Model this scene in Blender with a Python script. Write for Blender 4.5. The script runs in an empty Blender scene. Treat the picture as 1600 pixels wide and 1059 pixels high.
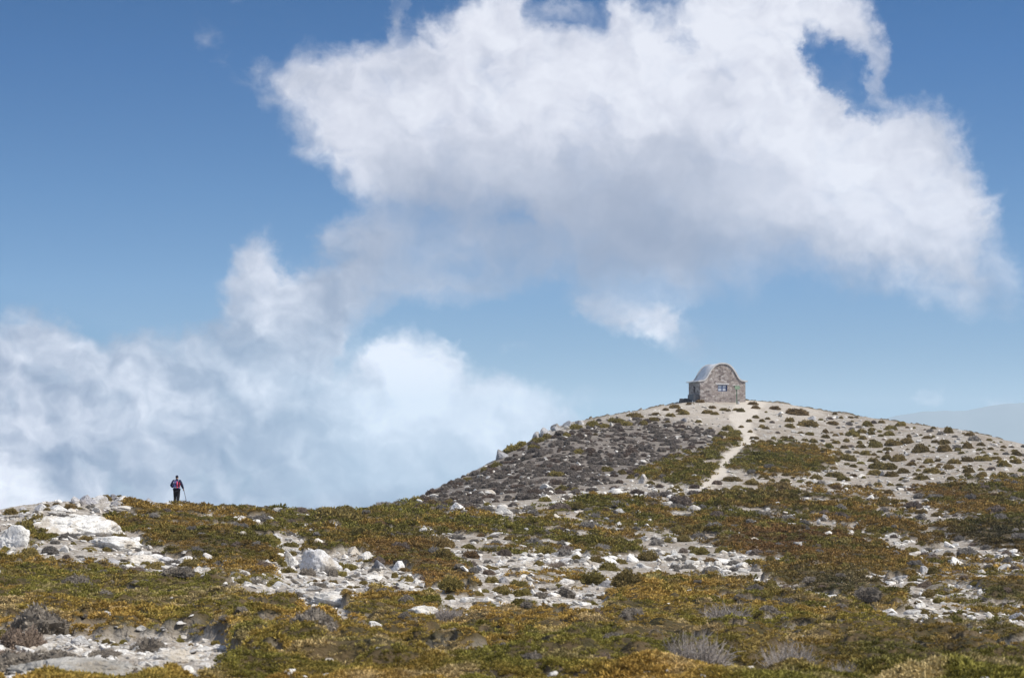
import bpy, bmesh, math, random
import numpy as np
from mathutils import Vector, Matrix

random.seed(7)
RNG = np.random.default_rng(11)
scene = bpy.context.scene
COL = scene.collection
R = math.radians

# ------------------------------------------------------------------ camera model
F = 1600 * 75.0 / 36.0
HOR = 700.0
PITCH = math.atan((HOR - 529.5) / F)
CP, SP = math.cos(PITCH), math.sin(PITCH)

def ray(u, v):
    dx = (np.asarray(u, float) - 800) / F
    dy = (529.5 - np.asarray(v, float)) / F
    return dx, CP - dy * SP, SP + dy * CP

def proj(x, y, z):
    d = y * CP + z * SP
    return 800 + F * x / d, 529.5 - F * (-y * SP + z * CP) / d

# ------------------------------------------------------------------ numpy noise
def _h(ix, iy, iz, seed):
    a = (ix.astype(np.int64) * 374761393 + iy.astype(np.int64) * 668265263 + iz.astype(np.int64) * 2147483647 + seed * 974711) & 0xffffffff
    a = ((a ^ (a >> 13)) * 1274126177) & 0xffffffff
    a = ((a ^ (a >> 16)) * 2246822519) & 0xffffffff
    return ((a ^ (a >> 15)) & 0xffffff) / float(0xffffff)

def vnoise(x, y, z=None, seed=0):
    x = np.asarray(x, float); y = np.asarray(y, float)
    ix, iy = np.floor(x), np.floor(y)
    fx, fy = x - ix, y - iy
    fx = fx * fx * fx * (fx * (fx * 6 - 15) + 10); fy = fy * fy * fy * (fy * (fy * 6 - 15) + 10)
    def layer(izv):
        a = _h(ix, iy, izv, seed); b = _h(ix + 1, iy, izv, seed)
        c = _h(ix, iy + 1, izv, seed); d = _h(ix + 1, iy + 1, izv, seed)
        return (a + (b - a) * fx) * (1 - fy) + (c + (d - c) * fx) * fy
    if z is None:
        return layer(np.zeros_like(ix)) * 2 - 1
    z = np.asarray(z, float); iz = np.floor(z); fz = z - iz; fz = fz * fz * (3 - 2 * fz)
    return (layer(iz) * (1 - fz) + layer(iz + 1) * fz) * 2 - 1

def fbm(x, y, z=None, octv=4, seed=0, gain=.5):
    s = 0; a = 1; t = 0; f = 1
    for o in range(octv):
        c, sn = math.cos(o * 1.3), math.sin(o * 1.3)
        s = s + a * vnoise((x * c - y * sn) * f + 17.3 * o, (x * sn + y * c) * f - 5.1 * o, None if z is None else z * f, seed + o)
        t += a; a *= gain; f *= 2.03
    return s / t

def sstep(a, b, x):
    t = np.clip((x - a) / (b - a), 0, 1)
    return t * t * (3 - 2 * t)

def pchip(xs, ys, x):
    xs = np.asarray(xs, float); ys = np.asarray(ys, float)
    h = np.diff(xs); d = np.diff(ys) / h
    m = np.zeros_like(ys)
    for i in range(1, len(xs) - 1):
        if d[i - 1] * d[i] > 0:
            w1, w2 = 2 * h[i] + h[i - 1], h[i] + 2 * h[i - 1]
            m[i] = (w1 + w2) / (w1 / d[i - 1] + w2 / d[i])
    m[0], m[-1] = d[0], d[-1]
    i = np.clip(np.searchsorted(xs, x) - 1, 0, len(xs) - 2)
    t = (x - xs[i]) / h[i]
    t = np.clip(t, 0, 1)
    return ((1 + 2 * t) * (1 - t) ** 2 * ys[i] + t * (1 - t) ** 2 * h[i] * m[i]
            + t * t * (3 - 2 * t) * ys[i + 1] + t * t * (t - 1) * h[i] * m[i + 1])

def bilin(tab, fx, fy):
    nx, ny = tab.shape
    fx = np.clip(fx, 0, nx - 1.001); fy = np.clip(fy, 0, ny - 1.001)
    ix, iy = fx.astype(int), fy.astype(int)
    tx, ty = fx - ix, fy - iy
    return (tab[ix, iy] * (1 - tx) * (1 - ty) + tab[ix + 1, iy] * tx * (1 - ty)
            + tab[ix, iy + 1] * (1 - tx) * ty + tab[ix + 1, iy + 1] * tx * ty)

# ------------------------------------------------------------------ scene tree helpers
def tag(o, label=None, cat=None, group=None, kind=None):
    if label: o['label'] = label
    if cat: o['category'] = cat
    if group: o['group'] = group
    if kind: o['kind'] = kind
    return o

def empty(name, loc=(0, 0, 0), rz=0.0):
    o = bpy.data.objects.new(name, None)
    o.empty_display_size = .3
    COL.objects.link(o); o.location = loc; o.rotation_euler = (0, 0, rz)
    return o

def link_mesh(name, me, mat=None, parent=None):
    o = bpy.data.objects.new(name, me)
    COL.objects.link(o)
    if mat is not None:
        me.materials.clear(); me.materials.append(mat)
    if parent is not None: o.parent = parent
    return o

def np_mesh(name, verts, faces, smooth=True):
    """faces: (n,k) array"""
    verts = np.asarray(verts, np.float32); faces = np.asarray(faces, np.int32)
    me = bpy.data.meshes.new(name)
    me.vertices.add(len(verts)); me.vertices.foreach_set('co', verts.ravel())
    n, k = faces.shape
    me.loops.add(n * k); me.loops.foreach_set('vertex_index', faces.ravel())
    me.polygons.add(n)
    me.polygons.foreach_set('loop_start', np.arange(0, n * k, k, dtype=np.int32))
    me.polygons.foreach_set('loop_total', np.full(n, k, np.int32))
    me.polygons.foreach_set('use_smooth', np.full(n, smooth, bool))
    me.update(calc_edges=True)
    return me

def bm_mesh(name, bm, smooth=False):
    me = bpy.data.meshes.new(name)
    bmesh.ops.recalc_face_normals(bm, faces=bm.faces)
    if smooth:
        for f in bm.faces: f.smooth = True
    bm.to_mesh(me); bm.free()
    return me

def bm_box(bm, c, s, rz=0, bevel=0):
    g = bmesh.ops.create_cube(bm, size=1)
    vs = g['verts']
    bmesh.ops.scale(bm, vec=Vector(s), verts=vs)
    if bevel:
        es = list({e for v in vs for e in v.link_edges})
        r = bmesh.ops.bevel(bm, geom=es, offset=bevel, segments=2, affect='EDGES')
        vs = list({v for f in r['faces'] for v in f.verts} | {v for v in vs if v.is_valid})
    if rz: bmesh.ops.rotate(bm, cent=(0, 0, 0), matrix=Matrix.Rotation(rz, 3, 'Z'), verts=vs)
    bmesh.ops.translate(bm, vec=Vector(c), verts=vs)
    return vs

def bm_tube(bm, pts, rad, n=8):
    pts = [Vector(p) for p in pts]
    rings = []
    for i, p in enumerate(pts):
        d = (pts[min(i + 1, len(pts) - 1)] - pts[max(i - 1, 0)]).normalized()
        a = d.orthogonal().normalized(); b = d.cross(a)
        r = rad[i] if hasattr(rad, '__len__') else rad
        rings.append([bm.verts.new(p + (a * math.cos(2 * math.pi * k / n) + b * math.sin(2 * math.pi * k / n)) * r) for k in range(n)])
    for i in range(len(rings) - 1):
        q0, q1 = rings[i], rings[i + 1]
        # align
        best = min(range(n), key=lambda s: (q0[0].co - q1[s].co).length)
        q1 = q1[best:] + q1[:best]; rings[i + 1] = q1
        for k in range(n):
            bm.faces.new((q0[k], q0[(k + 1) % n], q1[(k + 1) % n], q1[k]))
    bm.faces.new(rings[0][::-1]); bm.faces.new(rings[-1])

# ------------------------------------------------------------------ node helper
class NT:
    def __init__(s, tree):
        s.t = tree; s.t.nodes.clear()
    def n(s, typ, **kw):
        nd = s.t.nodes.new(typ)
        for k, v in kw.items(): setattr(nd, k, v)
        return nd
    def l(s, a, b): s.t.links.new(a, b)
    def put(s, sock, v):
        if v is None: return
        if hasattr(v, 'links'): s.l(v, sock)
        else: sock.default_value = v
    def math(s, op, a, b=None, c=None, clamp=False):
        nd = s.n('ShaderNodeMath', operation=op, use_clamp=clamp)
        s.put(nd.inputs[0], a); s.put(nd.inputs[1], b)
        if c is not None: s.put(nd.inputs[2], c)
        return nd.outputs[0]
    def vm(s, op, a, b=None, scale=None):
        nd = s.n('ShaderNodeVectorMath', operation=op)
        s.put(nd.inputs[0], a); s.put(nd.inputs[1], b)
        if scale is not None: s.put(nd.inputs['Scale'], scale)
        return nd.outputs[1] if op in ('LENGTH', 'DOT_PRODUCT', 'DISTANCE') else nd.outputs[0]
    def mix(s, f, a, b, mode='MIX'):
        nd = s.n('ShaderNodeMix', data_type='RGBA', blend_type=mode)
        s.put(nd.inputs[0], f); s.put(nd.inputs[6], a); s.put(nd.inputs[7], b)
        return nd.outputs[2]
    def mixf(s, f, a, b):
        nd = s.n('ShaderNodeMix', data_type='FLOAT')
        s.put(nd.inputs[0], f); s.put(nd.inputs[2], a); s.put(nd.inputs[3], b)
        return nd.outputs[0]
    def noise(s, vec, scale, detail=4, rough=.5, dist=0, color=False, lac=2.0):
        nd = s.n('ShaderNodeTexNoise')
        s.put(nd.inputs['Vector'], vec); nd.inputs['Scale'].default_value = scale
        nd.inputs['Detail'].default_value = detail; nd.inputs['Roughness'].default_value = rough
        nd.inputs['Lacunarity'].default_value = lac
        nd.inputs['Distortion'].default_value = dist
        return nd.outputs['Color' if color else 'Fac']
    def voro(s, vec, scale, feature='F1', rand=1.0):
        nd = s.n('ShaderNodeTexVoronoi', feature=feature)
        s.put(nd.inputs['Vector'], vec); nd.inputs['Scale'].default_value = scale
        nd.inputs['Randomness'].default_value = rand
        return nd
    def mr(s, v, a, b, c=0.0, d=1.0, smooth=True):
        nd = s.n('ShaderNodeMapRange', interpolation_type='SMOOTHSTEP' if smooth else 'LINEAR')
        s.put(nd.inputs[0], v); s.put(nd.inputs[1], a); s.put(nd.inputs[2], b)
        s.put(nd.inputs[3], c); s.put(nd.inputs[4], d)
        return nd.outputs[0]
    def ramp(s, v, stops):
        nd = s.n('ShaderNodeValToRGB'); s.put(nd.inputs[0], v)
        e = nd.color_ramp.elements
        while len(e) < len(stops): e.new(.5)
        for i, (p, c) in enumerate(stops): e[i].position = p; e[i].color = (*c, 1)
        return nd.outputs[0]
    def xyz(s, v):
        nd = s.n('ShaderNodeSeparateXYZ'); s.put(nd.inputs[0], v); return nd.outputs
    def comb(s, x, y, z):
        nd = s.n('ShaderNodeCombineXYZ')
        for i, a in enumerate((x, y, z)): s.put(nd.inputs[i], a)
        return nd.outputs[0]
    def bump(s, h, strength, dist, nrm=None):
        nd = s.n('ShaderNodeBump'); nd.inputs['Strength'].default_value = strength
        nd.inputs['Distance'].default_value = dist; s.put(nd.inputs['Height'], h)
        if nrm is not None: s.put(nd.inputs['Normal'], nrm)
        return nd.outputs[0]

def new_mat(name):
    m = bpy.data.materials.new(name); m.use_nodes = True
    return m, NT(m.node_tree)

def finish(nt, col, rough=.9, nrm=None, metal=0.0, spec=.3, trans=None):
    b = nt.n('ShaderNodeBsdfPrincipled'); o = nt.n('ShaderNodeOutputMaterial')
    nt.put(b.inputs['Base Color'], col if hasattr(col, 'links') else (*col, 1))
    nt.put(b.inputs['Roughness'], rough); b.inputs['Metallic'].default_value = metal
    b.inputs['Specular IOR Level'].default_value = spec
    if nrm is not None: nt.put(b.inputs['Normal'], nrm)
    if trans:
        tr = nt.n('ShaderNodeBsdfTranslucent'); nt.put(tr.inputs['Color'], col if hasattr(col, 'links') else (*col, 1))
        mx = nt.n('ShaderNodeMixShader'); mx.inputs[0].default_value = trans
        nt.l(b.outputs[0], mx.inputs[1]); nt.l(tr.outputs[0], mx.inputs[2]); nt.l(mx.outputs[0], o.inputs[0])
    else:
        nt.l(b.outputs[0], o.inputs[0])

# ------------------------------------------------------------------ camera, sun
SUN_AZ, SUN_EL = R(112), R(50)
cam = bpy.data.objects.new('camera', bpy.data.cameras.new('camera'))
COL.objects.link(cam); scene.camera = cam
cam.data.lens = 75; cam.data.sensor_width = 36
cam.rotation_euler = (math.pi / 2 + PITCH, 0, 0)
cam.data.clip_start = .5; cam.data.clip_end = 60000
cam.data.dof.use_dof = True; cam.data.dof.focus_distance = 230; cam.data.dof.aperture_fstop = 4.5

sd = bpy.data.lights.new('sun', 'SUN'); sd.energy = 5.0; sd.angle = R(.53); sd.color = (1, .95, .87)
sun = bpy.data.objects.new('sun', sd); COL.objects.link(sun)
sv = Vector((math.cos(SUN_EL) * math.sin(SUN_AZ), math.cos(SUN_EL) * math.cos(SUN_AZ), math.sin(SUN_EL)))
sun.rotation_euler = sv.to_track_quat('Z', 'Y').to_euler()

scene.view_settings.view_transform = 'Standard'; scene.view_settings.look = 'None'
scene.view_settings.exposure = 0; scene.view_settings.gamma = 1
scene.cycles.use_denoising = True
scene.cycles.max_bounces = 5; scene.cycles.diffuse_bounces = 2; scene.cycles.glossy_bounces = 2
scene.cycles.transmission_bounces = 2; scene.cycles.volume_bounces = 0; scene.cycles.transparent_max_bounces = 8
scene.cycles.use_adaptive_sampling = True; scene.cycles.adaptive_threshold = .012

# ------------------------------------------------------------------ sky with clouds (world, by direction)
A0, A1 = -1.06 * 1000 / F, 1.06 * 1000 / F          # tan(azimuth) range
VR0, VR1 = -180.0, 860.0                              # photo rows the cloud map spans
def tan_el(v):                                        # row at the middle column -> tan(elevation)
    _, y, z = ray(800, v); return z / y
E0, E1 = float(tan_el(VR1)), float(tan_el(VR0))

def poly_sd(px, py, poly):
    px = px.ravel(); py = py.ravel()
    d = np.full(px.shape, 1e9); inside = np.zeros(px.shape, bool)
    n = len(poly)
    for i in range(n):
        ax, ay = poly[i]; bx, by = poly[(i + 1) % n]
        ex, ey = bx - ax, by - ay; wx, wy = px - ax, py - ay
        t = np.clip((wx * ex + wy * ey) / (ex * ex + ey * ey + 1e-9), 0, 1)
        d = np.minimum(d, (wx - ex * t) ** 2 + (wy - ey * t) ** 2)
        c = ((ay > py) != (by > py)) & (px < (bx - ax) * (py - ay) / (by - ay + 1e-12) + ax)
        inside ^= c
    d = np.sqrt(d)
    return np.where(inside, d, -d)

def soft_poly(X, Y, poly, w):
    return sstep(-w, w, poly_sd(X, Y, poly)).reshape(X.shape)
def blob(X, Y, cx, cy, rx, ry, a=0):
    a = R(a); dx, dy = X - cx, Y - cy
    p = (dx * math.cos(a) + dy * math.sin(a)) / rx; q = (-dx * math.sin(a) + dy * math.cos(a)) / ry
    return np.exp(-(p * p + q * q) * 1.2)

NCX, NCY = 112, 44
gx = np.linspace(A0, A1, NCX); gy = np.linspace(E0, E1, NCY)
# (tan az, tan el) -> photo pixel
GX, GY = np.meshgrid(gx, gy, indexing='ij')
SX, SY = proj(GX, np.ones_like(GX), GY)
main = [(430,150),(425,118),(470,96),(520,84),(575,78),(625,78),(655,48),(690,36),(715,20),(735,-20),(820,-30),(835,30),(860,42),(925,40),(942,10),(960,-30),(985,-10),(1000,20),(1030,22),(1065,5),(1100,-40),(1240,-60),(1305,-15),(1345,18),(1362,60),(1376,112),(1362,150),(1375,165),(1385,186),(1455,182),(1492,212),(1505,250),(1528,310),(1545,360),(1562,420),(1556,485),(1505,480),(1455,455),(1380,445),(1300,430),(1240,410),(1180,425),(1090,450),(980,465),(900,435),(840,390),(780,360),(700,345),(640,345),(590,340),(545,300),(505,262),(470,232),(448,190)]
under = sstep(215, 330, SY) * sstep(1330, 1150, SX) * sstep(520, 620, SX) + sstep(360, 430, SY) * sstep(1100, 1250, SX) * .55
under = np.clip(under, 0, 1)
Wd = 36 + 54 * under + 16 * sstep(620, 460, SX)
sdm = poly_sd(SX, SY, main).reshape(SX.shape)
D = np.clip((sdm + Wd) / (2 * Wd), 0, 1); D = D * D * (3 - 2 * D)
for (cx, cy, rx, ry, a, k) in [(640,345,70,20,0,.3),(1500,470,50,30,40,.35),(1540,420,22,60,0,.35),(455,130,30,60,0,.2)]:
    D *= 1 - k * blob(SX, SY, cx, cy, rx, ry, a)
hole = [(1236,66),(1268,50),(1290,62),(1318,72),(1345,90),(1352,125),(1350,150),(1368,172),(1368,196),(1335,188),(1300,158),(1262,112)]
D *= 1 - .84 * soft_poly(SX, SY, hole, 15)
D *= 1 - .45 * blob(SX, SY, 1072, 55, 26, 12, -25)
D *= 1 - .35 * blob(SX, SY, 500, 235, 12, 40, -20)
def addd(v): 
    global D
    D = np.maximum(D, v)
low = [(-400,500),(0,512),(60,500),(105,500),(150,540),(215,530),(280,525),(335,505),(352,440),(385,370),(425,365),(462,430),(520,420),(560,350),(640,350),(600,440),(560,500),(545,560),(575,540),(610,520),(650,520),(705,545),(735,585),(790,590),(850,612),(905,640),(930,690),(880,760),(800,900),(-400,900)]
addd(1.0 * soft_poly(SX, SY, low, 34))
addd(.76 * soft_poly(SX, SY, [(490,360),(560,330),(700,310),(860,340),(900,400),(860,440),(760,470),(640,465),(560,500),(500,440)], 32))
for (cx, cy, rx, ry, a, k) in [(690,355,45,20,0,.3),(800,355,30,22,0,.35),(720,420,55,22,0,.3),(800,440,60,28,10,.3),(660,390,30,16,0,.25),(550,580,16,40,20,.45),(640,480,60,20,0,.35),(180,515,60,18,0,.4)]:
    D *= 1 - k * blob(SX, SY, cx, cy, rx, ry, a)
addd(.45 * blob(SX, SY, 960, 430, 130, 38, 0))
addd(.95 * soft_poly(SX, SY, [(890,452),(955,462),(1025,470),(1062,498),(1078,535),(1045,545),(1000,522),(930,488)], 22))
addd(.48 * blob(SX, SY, 1095, 540, 45, 42, 35))
addd(.50 * blob(SX, SY, 1180, 400, 90, 40, 10)); addd(.5 * blob(SX, SY, 1330, 440, 120, 34, 8)); addd(.55 * blob(SX, SY, 1500, 460, 60, 50, 60))
addd(.62 * blob(SX, SY, 1442, 618, 24, 6, 0)); addd(.85 * blob(SX, SY, 1549, 635, 26, 7, 0)); addd(.42 * blob(SX, SY, 1400, 622, 30, 5, -8))
addd(.33 * blob(SX, SY, 328, 72, 26, 44, -25)); addd(.46 * blob(SX, SY, 352, 104, 44, 15, 50)); addd(.58 * blob(SX, SY, 396, 142, 48, 15, 35)); addd(.56 * blob(SX, SY, 415, 112, 36, 14, 40)); addd(.46 * blob(SX, SY, 370, 20, 22, 9, -20)); addd(.52 * blob(SX, SY, 352, 112, 28, 13, 40))
addd(.60 * blob(SX, SY, 622, 36, 17, 54, 8)); addd(.3 * blob(SX, SY, 530, 26, 20, 10, -30))
addd(.55 * blob(SX, SY, 795, 549, 46, 9, -4)); addd(.4 * blob(SX, SY, 905, 610, 50, 14, 20))
addd(.55 * blob(SX, SY, 880, 12, 60, 18, 0)); addd(.36 * blob(SX, SY, 1560, 440, 24, 60, 0))
# brightness control points of the clouds
bp = [(450,120,.72),(520,110,.74),(600,100,.80),(660,60,.84),(760,20,.92),(800,60,.88),(700,85,.84),(660,185,.95),(720,150,.93),(600,150,.80),(480,170,.80),(540,220,.86),(560,250,.88),(550,290,.82),(620,120,.76),(690,130,.76),(850,130,.93),(860,65,.80),(780,180,.9),(830,200,.86),(900,170,.88),(960,120,.92),(1040,110,1.0),(1000,170,.94),(1100,100,.88),(1120,60,.95),(1200,60,.94),(1270,30,.93),(1330,60,.80),(1360,110,.74),(1350,150,.68),(1150,160,.86),(1100,200,.78),(1200,130,.9),(1250,220,.95),(1230,170,.93),(1290,290,.95),(1310,260,.95),(1370,220,.88),(1400,250,.84),(1460,200,.74),(1480,240,.80),(1440,300,.84),(1380,340,.90),(1330,370,.84),(1450,380,.82),(1520,330,.82),(1530,400,.74),(1500,450,.62),(1420,420,.66),(1300,400,.60),(1220,370,.56),(1230,320,.82),(1180,300,.75),(1130,340,.62),(1060,280,.58),(1040,230,.66),(1000,300,.52),(1000,350,.42),(1100,380,.46),(900,280,.60),(900,330,.48),(800,270,.64),(820,240,.74),(740,240,.72),(700,270,.54),(640,250,.72),(650,300,.46),(600,280,.60),(580,330,.55),(700,330,.48),(800,330,.45),(620,380,.54),(560,400,.48),(600,430,.58),(500,430,.50),(530,470,.50),(700,400,.58),(780,430,.56),(950,420,.42),(800,400,.42),(960,470,.66),(1000,500,.80),(1040,515,.84),(1060,540,.66),(1110,545,.40),(1350,450,.50),(1440,617,.75),(1549,635,.82),
 (330,70,.55),(400,140,.56),(620,30,.58),(795,549,.6),
 (60,515,.55),(20,570,.66),(120,580,.64),(110,560,.74),(60,620,.48),(50,660,.70),(100,680,.64),(130,700,.42),(180,590,.72),(240,590,.72),(170,560,.42),(170,660,.72),(230,680,.70),(270,620,.60),(310,630,.74),(260,570,.6),(240,540,.46),(300,520,.44),(380,440,.66),(420,420,.76),(440,470,.84),(420,490,.72),(400,400,.62),(340,540,.46),(400,550,.42),(470,520,.52),(500,570,.56),(400,600,.70),(440,600,.66),(460,560,.6),(330,590,.5),(350,660,.48),(430,670,.44),(400,690,.42),(460,700,.56),(500,660,.42),(560,700,.46),(520,740,.46),(350,720,.56),(300,700,.52),(200,740,.46),(100,735,.5),(40,745,.80),(80,770,.82),(150,760,.72),(300,770,.56),(250,760,.6),(420,760,.46),(600,770,.44),(700,760,.42),
 (530,600,.72),(580,560,.86),(640,540,.90),(700,570,.93),(640,600,1.0),(590,620,.93),(620,660,.94),(690,620,.9),(650,700,.72),(600,690,.72),(720,600,.6),(720,660,.68),(740,640,.6),(790,640,.88),(830,640,.80),(860,650,.66),(760,680,.74),(800,690,.66),(700,720,.55),(900,650,.5),(560,640,.7),(580,740,.5),(650,740,.48)]
num = np.zeros_like(SX); den = np.full_like(SX, 1e-4); num += den * .6
for (cx, cy, b) in bp:
    w = np.exp(-((SX - cx) ** 2 + ((SY - cy) * 1.1) ** 2) / (2 * 27.0 ** 2)) + .02 * np.exp(-((SX - cx) ** 2 + (SY - cy) ** 2) / (2 * 90.0 ** 2))
    num += w * b; den += w
B = num / den + .02 * sstep(470, 560, SY) + .10 * blob(SX, SY, 790, 640, 90, 60) + .10 * blob(SX, SY, 640, 590, 90, 80)
# crispness: large where the cloud edge is crisp, small in the soft low sheets
C = .55 + .45 * sstep(260, 120, SY) - .25 * blob(SX, SY, 1000, 330, 330, 110) + .25 * blob(SX, SY, 640, 600, 110, 90) - .15 * sstep(640, 760, SY)
C = .95 - .75 * under
core = np.clip(sdm / 90, 0, 1)
C = C - .45 * core * sstep(120, 240, SY)
C = C + .35 * blob(SX, SY, 1300, 120, 110, 110) + .4 * blob(SX, SY, 370, 110, 90, 90)
C = np.where(SY > 480, np.maximum(C, .74) - .22 * sstep(640, 760, SY) + .25 * blob(SX, SY, 640, 590, 120, 90), C)
C = np.clip(C, .08, 1)

def build_world():
    w = bpy.data.worlds.new('World'); scene.world = w; w.use_nodes = True
    nt = NT(w.node_tree)
    d = nt.n('ShaderNodeTexCoord').outputs['Generated']
    x, y, z = nt.xyz(d)[:3]
    az = nt.math('ARCTAN2', x, y)
    hor = nt.math('SQRT', nt.math('ADD', nt.math('MULTIPLY', x, x), nt.math('MULTIPLY', y, y)))
    el = nt.math('DIVIDE', z, nt.math('MAXIMUM', hor, .02))
    # sky
    sky = nt.n('ShaderNodeTexSky', sky_type='NISHITA')
    sky.sun_disc = False; sky.sun_elevation = SUN_EL; sky.sun_rotation = SUN_AZ
    sky.altitude = 2000; sky.air_density = 1.0; sky.dust_density = .6; sky.ozone_density = 2.2
    z2 = nt.math('MAXIMUM', nt.math('ADD', nt.math('MULTIPLY', z, SKY_STEEP), SKY_BASE), .05)
    nt.l(nt.comb(x, y, z2), sky.inputs['Vector'])
    skyc = nt.mix(1.0, sky.outputs[0], nt.vm('SCALE', nt.ramp(nt.math('MULTIPLY', z, 4.0), [(.10, (.36, .55, .54)), (.30, (.47, .77, .84)), (.48, (.36, .755, .92)), (.72, (.20, .655, .93)), (.95, (.10, .55, .82))]), scale=1.66), 'MULTIPLY')
    # cloud map coordinates with turbulence
    base = nt.comb(az, el, 0.0)
    n1 = nt.vm('SUBTRACT', nt.noise(base, 38, 3, .55, color=True), (.5, .5, .5))
    n2 = nt.vm('SUBTRACT', nt.noise(base, 150, 4, .6, color=True), (.5, .5, .5))
    wv = nt.vm('ADD', nt.vm('SCALE', n1, scale=.020), nt.vm('SCALE', n2, scale=.0110))
    pv = nt.vm('ADD', base, wv)
    px, py, _ = nt.xyz(pv)[:3]
    fx = nt.math('DIVIDE', nt.math('SUBTRACT', px, A0), A1 - A0, clamp=True)
    fy = nt.math('MULTIPLY', nt.math('DIVIDE', nt.math('SUBTRACT', py, E0), E1 - E0, clamp=True), NCY - 1.0)
    vec = nt.comb(fx, fx, fx)
    acc = None
    for j in range(NCY):
        cv = nt.n('ShaderNodeRGBCurve'); nt.l(vec, cv.inputs['Color'])
        mp = cv.mapping; mp.use_clip = False
        for ch, arr in enumerate((D, B, C)):
            cu = mp.curves[ch]
            vals = arr[:, j]
            cu.points[0].location = (0, float(vals[0])); cu.points[-1].location = (1, float(vals[-1]))
            step = 1
            for i in range(1, NCX - 1, step):
                cu.points.new(i / (NCX - 1), float(vals[i]))
        mp.update()
        wgt = nt.math('SUBTRACT', 1.0, nt.math('ABSOLUTE', nt.math('SUBTRACT', fy, float(j))), clamp=True)
        sc = nt.vm('SCALE', cv.outputs[0], scale=wgt)
        acc = sc if acc is None else nt.vm('ADD', acc, sc)
    dR, bG, cB = nt.xyz(acc)[:3]
    # beyond the mapped part of the sky: scattered bright cumulus added out of view to lift the fill light
    beh = nt.math('LESS_THAN', y, .05)
    out = nt.math('MAXIMUM', nt.mr(nt.math('ABSOLUTE', az), .30, .40), nt.mr(el, .19, .30))
    out = nt.math('MAXIMUM', out, beh)
    dR = nt.mixf(out, dR, .44); bG = nt.mixf(out, bG, .95); cB = nt.mixf(out, cB, .6)
    # fractal detail; the same field sampled a little towards the sun gives the relief of the puffs
    st = nt.vm('MULTIPLY', nt.vm('ADD', base, nt.vm('SCALE', n1, scale=.03)), (1, 1.15, 1))
    f1 = nt.noise(st, 42, 9, .54)
    g1 = nt.noise(st, 36, 5, .48)
    g2 = nt.noise(nt.vm('ADD', st, (.0040, .0052, 0)), 36, 5, .48)
    fine = nt.noise(st, 210, 6, .6)
    dens = nt.math('ADD', dR, nt.math('MULTIPLY', nt.math('SUBTRACT', f1, .5), nt.mixf(cB, .7, 1.05)))
    dens = nt.math('ADD', dens, nt.math('MULTIPLY', nt.math('SUBTRACT', fine, .5), nt.mixf(cB, .05, .22)))
    lo = nt.mixf(cB, .0, .10); hi = nt.mixf(cB, 1.10, 1.02)
    alpha = nt.mr(dens, lo, hi)
    gate = nt.mr(dR, .04, .3)
    alpha = nt.math('MULTIPLY', nt.math('MULTIPLY', alpha, gate), .97)
    relief = nt.math('MULTIPLY', nt.math('SUBTRACT', g1, g2), nt.mixf(cB, .22, .95))
    relief = nt.math('MULTIPLY', relief, nt.mr(el, .02, .10, 1.45, 1.0))
    bG = nt.math('ADD', nt.math('MULTIPLY', nt.math('SUBTRACT', bG, .70), 1.35), .72)
    br = nt.math('ADD', bG, relief)
    br = nt.math('ADD', br, nt.math('MULTIPLY', nt.math('SUBTRACT', fine, .5), nt.mixf(cB, .0, .05)))
    br = nt.math('ADD', br, nt.math('MULTIPLY', nt.math('SUBTRACT', f1, .5), nt.mixf(cB, .03, .14)))
    br = nt.math('SUBTRACT', br, .065)
    k = 1.0 / WORLD_STR
    cc = nt.ramp(br, [(.0, (.16*.999, .22, .36)), (.40, (.385, .43, .55)), (.60, (.54, .575, .685)), (.82, (.745, .765, .86)), (1.0, (.87, .89, .97))])
    hz = (.56, .58, .66)
    st_ = nt.mr(el, .0, .15, 1.65, 1.0)
    cc = nt.vm('MAXIMUM', nt.vm('ADD', nt.vm('SCALE', nt.vm('SUBTRACT', cc, hz), scale=st_), hz), (.02, .04, .08))
    cc = nt.vm('SCALE', cc, scale=k)
    colr = nt.mix(alpha, skyc, cc)
    bg = nt.n('ShaderNodeBackground'); nt.l(colr, bg.inputs[0]); bg.inputs[1].default_value = WORLD_STR
    o = nt.n('ShaderNodeOutputWorld'); nt.l(bg.outputs[0], o.inputs[0])
    w.cycles.sampling_method = 'MANUAL'; w.cycles.sample_map_resolution = 512
WORLD_STR = .1
SKY_STEEP = 2.5
SKY_BASE = .10
SKY_TINT = (.70, 1.06, 1.16)
build_world()

# ------------------------------------------------------------------ terrain
NODES = {
 -300: [(22,1057),(30,1018),(42,975),(58,930),(75,890),(92,855),(108,825),(125,803)],
 0:    [(22,1057),(30,1015),(42,972),(58,928),(75,888),(92,852),(108,822),(125,795)],
 270:  [(22,1057),(30,1018),(42,975),(58,932),(78,890),(98,850),(118,812),(135,786)],
 500:  [(22,1057),(30,1020),(44,975),(62,930),(84,888),(108,848),(132,818),(155,799)],
 700:  [(22,1057),(30,1022),(46,975),(68,925),(95,880),(128,835),(170,795),(220,750)],
 900:  [(22,1057),(30,1025),(48,975),(72,925),(105,878),(150,820),(205,745),(265,652)],
 1120: [(22,1057),(31,1025),(50,978),(78,925),(115,875),(165,812),(230,715),(300,624)],
 1350: [(22,1057),(31,1025),(50,980),(78,930),(115,885),(165,822),(225,738),(290,648)],
 1600: [(22,1060),(31,1030),(50,985),(76,940),(108,892),(150,835),(205,765),(260,690)],
 1900: [(22,1060),(31,1030),(50,985),(76,945),(108,905),(150,860),(200,810),(245,760)],
}
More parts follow.
